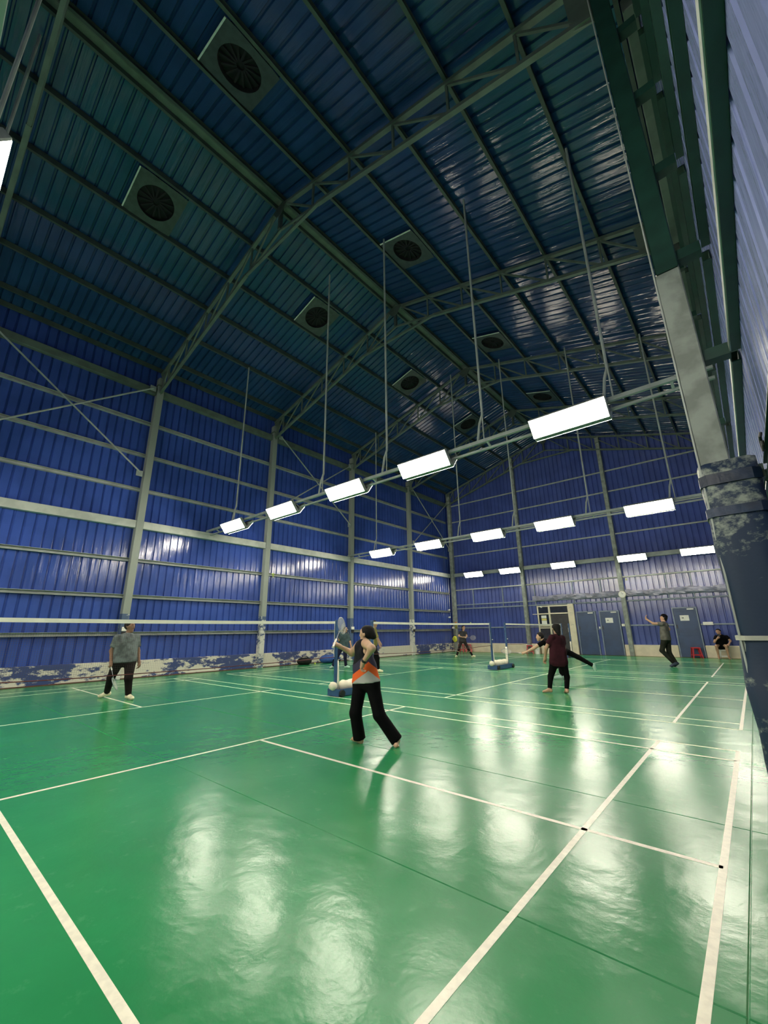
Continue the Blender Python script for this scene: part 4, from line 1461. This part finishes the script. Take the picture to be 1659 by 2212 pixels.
PD['p4'] = ((3.97, 10.76), dict(
    head=(-0.152, -0.134, 1.572), neck=(-0.169, -0.149, 1.448), sa=(-0.063, -0.282, 1.386), ea=(0.072, -0.23, 1.114), wa=(0.112, -0.168, 0.894), ha=(0.15, -0.134, 0.775), sb=(-0.275, -0.016, 1.387), eb=(-0.216, 0.076, 1.128), wb=(-0.137, 0.146, 0.943), hb=(-0.089, 0.188, 0.86), pa=(-0.118, -0.224, 0.893), pb=(-0.223, -0.077, 0.887), ka=(-0.01, -0.129, 0.456), aa=(0.01, -0.125, 0.087), ta=(0.094, -0.05, 0.018), kb=(-0.2, -0.043, 0.446), ab=(-0.249, -0.086, 0.091), tb=(-0.155, -0.003, 0.041), rk=(0.219, -0.074, 0.636)))
PD['p5'] = ((2.3, 19.1), dict(
    head=(0.06, 0.035, 1.439), neck=(0.033, 0.02, 1.283), sa=(-0.073, -0.101, 1.222), ea=(-0.113, -0.183, 1.026), wa=(0.134, -0.211, 0.975), ha=(0.239, -0.184, 0.975), sb=(0.123, 0.131, 1.208), eb=(0.209, 0.065, 1.022), wb=(0.243, -0.112, 0.933), hb=(0.246, -0.157, 0.954), pa=(-0.077, -0.045, 0.776), pb=(0.06, 0.035, 0.775), ka=(-0.172, -0.16, 0.389), aa=(-0.31, -0.183, 0.052), ta=(-0.284, -0.307, -0.012), kb=(0.245, 0.086, 0.387), ab=(0.381, 0.225, 0.051), tb=(0.507, 0.206, 0.009), rk=(0.419, -0.101, 0.943)))
PD['p6'] = ((9.45, 12.03), dict(
    head=(-0.365, -0.128, 1.115), neck=(-0.285, -0.1, 1.026), sa=(-0.226, -0.249, 0.983), ea=(-0.479, -0.38, 0.818), wa=(-0.722, -0.465, 0.691), ha=(-0.814, -0.497, 0.666), sb=(-0.32, 0.057, 1.006), eb=(-0.195, 0.197, 0.794), wb=(-0.109, 0.28, 0.648), hb=(-0.057, 0.298, 0.585), pa=(0.215, -0.02, 0.747), pb=(0.16, 0.151, 0.754), ka=(0.069, -0.061, 0.361), aa=(0.091, -0.021, 0.078), ta=(-0.064, -0.128, 0.008), kb=(0.478, 0.273, 0.578), ab=(0.823, 0.394, 0.355), tb=(0.843, 0.401, 0.242), rk=(-1.092, -0.594, 0.704)))
PD['p7'] = ((10.33, 9.32), dict(
    head=(0.114, 0.041, 1.344), neck=(0.117, 0.042, 1.218), sa=(0.071, -0.081, 1.177), ea=(-0.004, -0.054, 0.935), wa=(-0.073, 0.006, 0.722), ha=(-0.11, 0.024, 0.634), sb=(0.179, 0.17, 1.147), eb=(0.181, 0.192, 0.916), wb=(0.055, 0.253, 0.737), hb=(0.014, 0.27, 0.661), pa=(0.0, 0.0, 0.627), pb=(0.163, 0.058, 0.63), ka=(-0.119, -0.0, 0.326), aa=(-0.149, -0.053, 0.068), ta=(-0.288, -0.05, -0.006), kb=(0.194, 0.112, 0.335), ab=(0.174, 0.062, 0.062), tb=(0.092, 0.192, -0.014), rk=(-0.087, 0.288, 0.164)))
PD['p8'] = ((11.41, 17.9), dict(
    head=(-0.036, -0.005, 1.669), neck=(-0.056, -0.007, 1.546), sa=(-0.107, -0.185, 1.464), ea=(-0.353, -0.248, 1.48), wa=(-0.538, -0.272, 1.637), ha=(-0.554, -0.274, 1.768), sb=(-0.034, 0.167, 1.453), eb=(0.031, 0.226, 1.276), wb=(-0.067, 0.243, 1.136), hb=(-0.117, 0.237, 1.078), pa=(-0.128, -0.107, 0.923), pb=(-0.062, 0.083, 0.919), ka=(-0.259, -0.125, 0.546), aa=(0.02, -0.048, 0.137), ta=(-0.064, -0.059, 0.013), kb=(-0.082, 0.08, 0.474), ab=(0.064, 0.069, 0.131), tb=(0.013, 0.052, -0.002), rk=(-0.234, 0.272, 0.96)))
PD['p9'] = ((12.6, 23.45), dict(
    head=(-0.041, -0.002, 1.13), neck=(-0.012, 0.049, 0.999), sa=(-0.15, 0.012, 0.924), ea=(-0.247, -0.133, 0.699), wa=(-0.111, -0.256, 0.853), ha=(-0.049, -0.253, 0.921), sb=(0.197, 0.09, 0.922), eb=(0.299, 0.065, 0.743), wb=(0.241, -0.138, 0.629), hb=(0.187, -0.191, 0.556), pa=(-0.122, 0.174, 0.509), pb=(0.053, 0.183, 0.512), ka=(-0.207, -0.231, 0.544), aa=(-0.206, -0.161, 0.103), ta=(-0.197, -0.29, 0.021), kb=(0.125, -0.214, 0.548), ab=(0.137, -0.143, 0.111), tb=(0.163, -0.272, 0.032), rk=(-0.042, -0.202, 0.973)))


for _k in ('ea', 'wa', 'ha'):
    v_ = PD['p7'][1][_k]
    PD['p7'][1][_k] = (v_[0] - .10, v_[1] - .05, v_[2])
PD['p7'][1]['sa'] = (.045, -.10, 1.165)

# set every planted foot on the floor
for _p, _f, _dz in (('p2', 'a', .007), ('p2', 'b', .024), ('p3', 'a', .005), ('p3', 'b', .014), ('p4', 'a', -.006), ('p4', 'b', -.021), ('p5', 'a', .024), ('p5', 'b', .015),
                    ('p6', 'a', .005), ('p7', 'a', .010), ('p7', 'b', .018), ('p8', 'b', .015), ('p9', 'a', -.016), ('p9', 'b', -.026)):
    for _q in ('a', 't'):
        v_ = PD[_p][1][_q + _f]
        PD[_p][1][_q + _f] = (v_[0], v_[1], v_[2] + _dz)

def towards(k, yawoff=0., dz=0.):
    """unit vector from a person to the far end (x', y') helper: yaw in degrees, 0 = +x, 90 = +y"""
    a = math.radians(yawoff)
    return V3((math.cos(a), math.sin(a), dz))

M['tank'] = band_mat('printed_tank_top', [(0, (.42, .41, .38)), (.885, (.80, .13, .03)), (.985, (.045, .04, .07)), (1.10, (.012, .012, .014)), (1.2, (.010, .010, .012))], chevron=((.73, .68), .04, .8))
M['teegrey'] = mat('grey_marl_cloth', (.125, .145, .145), rough=.9, var=.35, scale=7, bump=.2, bscale=20)
M['teeteal'] = mat('dark_teal_cloth', (.060, .092, .098), rough=.9, var=.2, scale=7, bump=.2, bscale=20)
M['teeolive'] = mat('olive_cloth', (.20, .19, .045), rough=.9, var=.2, bump=.2, bscale=20)
M['teedark'] = mat('dark_grey_green_cloth', (.03, .034, .036), rough=.9, var=.2, bump=.2, bscale=20)
M['teemaroon'] = mat('dark_maroon_cloth', (.034, .008, .013), rough=.9, var=.25, bump=.25, bscale=20)
M['teegreige'] = mat('grey_brown_cloth', (.115, .11, .095), rough=.9, var=.25, bump=.2, bscale=18)
M['pantsbrown'] = mat('black_brown_cloth', (.012, .008, .008), rough=.85, var=.3, bump=.2, bscale=18)
M['pantsnavy'] = mat('dark_navy_cloth', (.012, .014, .035), rough=.85, var=.2, bump=.2, bscale=18)
M['pantsolive'] = mat('black_olive_cloth', (.016, .017, .012), rough=.85, var=.3, bump=.2, bscale=18)
M['shoecream'] = mat('cream_shoe', (.74, .68, .46), rough=.6)
M['shoemint'] = mat('pale_mint_shoe', (.42, .62, .52), rough=.6)
M['shoenavy'] = mat('navy_shoe', (.02, .03, .06), rough=.6)

def W(k, name):
    b, j = PD[k]
    return V3(j[name]) + V3((b[0], b[1], 0))

# foreground woman, back to us, facing the net
d1 = unit(V3((-.25, .40, .29)))
person(PD['p1'], .90, dict(face=(-.92, -.28, .05), skin='skinlight', shirt='tank', sleeve=0, hem=.01, loose=.004, pants='black_cloth', legr=(.082, .086), leglen=1.02, barefoot=True, fat=1.0, arm=1.15,
       hair=(((-.05, 0, .05), (-.085, 0, .0), .07, .06), ((-.10, 0, -.02), (-.115, 0, -.03), .045, .04)), gripb=d1, curlb=1.0, curla=.5),
       'person in a black, orange and grey tank top and black trousers stretching out a racket', h=.0115)
wb_ = W('p1', 'wb') + unit(W('p1', 'hb') - W('p1', 'wb')) * .085
racket(wb_, wb_ + d1, 'badminton racket held up by the person in the striped tank top', (.72, .40, .25))
wa1 = MB()
o = bpy.data.objects
t1 = [x for x in C.objects if x.name == 'person'][0]
jw, je = V3(PD['p1'][1]['wa']), V3(PD['p1'][1]['ea'])
dd = unit(jw - je)
MB().path([jw - dd * .035, jw - dd * .005], .034, 12).build('wristwatch', 'black', t1)

# man in grey shirt, far left; the racket hangs in front of his legs
d2 = unit(V3((.65, .05, -.70)))
person(PD['p2'], 1.0, dict(face=(.75, .62, 0), skin='skindark', shirt='teegrey', sleeve=.72, sleeve_w=1.05, hem=-.02, loose=.016, pants='pantsbrown', legr=(.078, .06), shoe='shoecream', fat=1.12,
       hair=(), gripa=d2, curla=1.0, curlb=.4), 'person in a grey marl t-shirt and dark trousers standing behind the near net', h=.014)
hd = W('p2', 'wa') + unit(W('p2', 'ha') - W('p2', 'wa')) * .075
racket(hd, hd + d2, 'badminton racket hanging from the hand of the grey shirted man', (.5, .8, .4), grip='white')

# woman in teal
d3 = unit(W('p3', 'rk') - W('p3', 'ha'))
person(PD['p3'], .92, dict(face=(.93, .2, 0), skin='skin', shirt='teeteal', sleeve=.9, hem=-.08, loose=.01, pants='pantsnavy', legr=(.066, .058), shoe='shoemint', fat=1.05,
       hair=(((-.06, 0, .04), (-.09, -.03, -.06), .06, .035),), gripa=d3, curla=1.0), 'person in a dark teal t-shirt and navy trousers by the left wall holding a racket', h=.016)
h3 = W('p3', 'wa') + unit(W('p3', 'ha') - W('p3', 'wa')) * .06
racket(h3, h3 + d3, 'badminton racket held up by the person in the teal t-shirt', (.8, .5, .2))

# olive shirt
person(PD['p4'], 1.0, dict(face=(.75, .6, 0), skin='skin', shirt='teeolive', sleeve=1.0, hem=-.1, loose=.012, pants='black_cloth', shoe='shoecream', fat=.95,
       hair=(((-.06, 0, .02), (-.07, 0, -.09), .07, .05),)), 'person in an olive shirt partly hidden behind the person in the striped tank top', h=.018)

# far woman
d5 = unit(V3((.85, .3, -.05)))
person(PD['p5'], .94, dict(face=(.85, -.35, 0), skin='skin', shirt='teedark', sleeve=.6, hem=-.02, pants='pantsbrown', legr=(.06, .05), shoe='shoecream', fat=.92,
       hair=(((-.06, 0, .02), (-.06, .02, -.12), .07, .05), ((-.05, .05, -.08), (-.02, .06, -.22), .045, .03)), gripa=d5, curla=1.0, gripb=d5, curlb=.9), 'person in dark clothes with legs apart beside the corner column', h=.018)
h5 = W('p5', 'wa') + unit(W('p5', 'ha') - W('p5', 'wa')) * .07
racket(h5, h5 + d5, 'badminton racket of the person in dark clothes near the corner', (.3, -.9, .3))

# lunging man
d6 = unit(W('p6', 'rk') - W('p6', 'ha'))
person(PD['p6'], .98, dict(face=(-.9, -.42, .05), skin='skinlight', shirt='black_cloth', sleeve=.55, hem=-.02, pants='black_cloth', legr=(.066, .05), shoe='shoemint', fat=.92, tipb=True,
       hair=(((.03, 0, .08), (-.03, 0, .09), .05, .06),), gripa=d6, curla=1.0), 'person in black lunging low with an outstretched racket behind the maroon shirt', h=.016)
h6 = W('p6', 'wa') + unit(W('p6', 'ha') - W('p6', 'wa')) * .07
racket(h6, h6 + d6, 'badminton racket reached out by the lunging person in black', (.3, -.5, .8), strings='string')

# maroon shirt woman
d7 = unit(W('p7', 'rk') - W('p7', 'hb'))
person(PD['p7'], .90, dict(face=(-.72, .62, 0), skin='skin', shirt='teemaroon', sleeve=.62, sleeve_w=1.1, hem=-.09, loose=.008, pants='black_cloth', legr=(.064, .05), leglen=.93, barefoot=True, fat=1.02,
       hair=(((-.03, 0, .04), (-.06, 0, -.06), .085, .065), ((-.07, 0, -.05), (-.08, 0, -.13), .05, .04)), gripb=d7, curlb=1.0), 'person in a dark maroon t-shirt and black leggings standing barefoot, back turned', h=.013)
h7 = W('p7', 'wb') + unit(W('p7', 'hb') - W('p7', 'wb')) * .07
racket(h7, h7 + d7, 'badminton racket hanging in front of the legs of the maroon shirted person', (.6, -.7, .1), frame='rackframe')

# server with cap
person(PD['p8'], 1.03, dict(face=(-.93, -.15, .22), skin='skin', shirt='teegreige', sleeve=.5, hem=-.02, loose=.008, pants='pantsolive', legr=(.075, .058), shoe='shoenavy', fat=.95, cap=True,
       hair=(((-.05, 0, .0), (-.06, 0, -.06), .06, .045),), gripb=unit(V3((-.4, .1, -.9))), curlb=1.0), 'person in a grey t-shirt and black cap raising one arm', h=.017)
h8 = W('p8', 'wb') + unit(W('p8', 'hb') - W('p8', 'wb')) * .07
racket(h8, h8 + V3((-.15, .35, -.8)), 'badminton racket behind the hip of the person in the black cap', (1, .2, 0))

# seated man
person(PD['p9'], .98, dict(face=(-.35, -.92, -.1), skin='skin', shirt='black_cloth', sleeve=.6, sleeve_w=1.15, hem=-.03, loose=.015, pants='black_cloth', shorts=.72, barefoot=True, fat=1.1,
       hair=(((-.02, 0, .07), (.02, 0, .085), .06, .05),), curla=.8), 'person in black shirt and shorts sitting on a stool against the end wall', h=.017)
ph = thing('phone', 'dark phone held to the face of the seated person', 'phone', tuple(W('p9', 'rk')))
MB().bbox((-.04, -.006, -.07), (.04, .006, .07), .005).build('case', 'black', ph)
MB().box((-.035, .0065, -.06), (.035, .0075, .06)).build('screen', 'glass', ph)
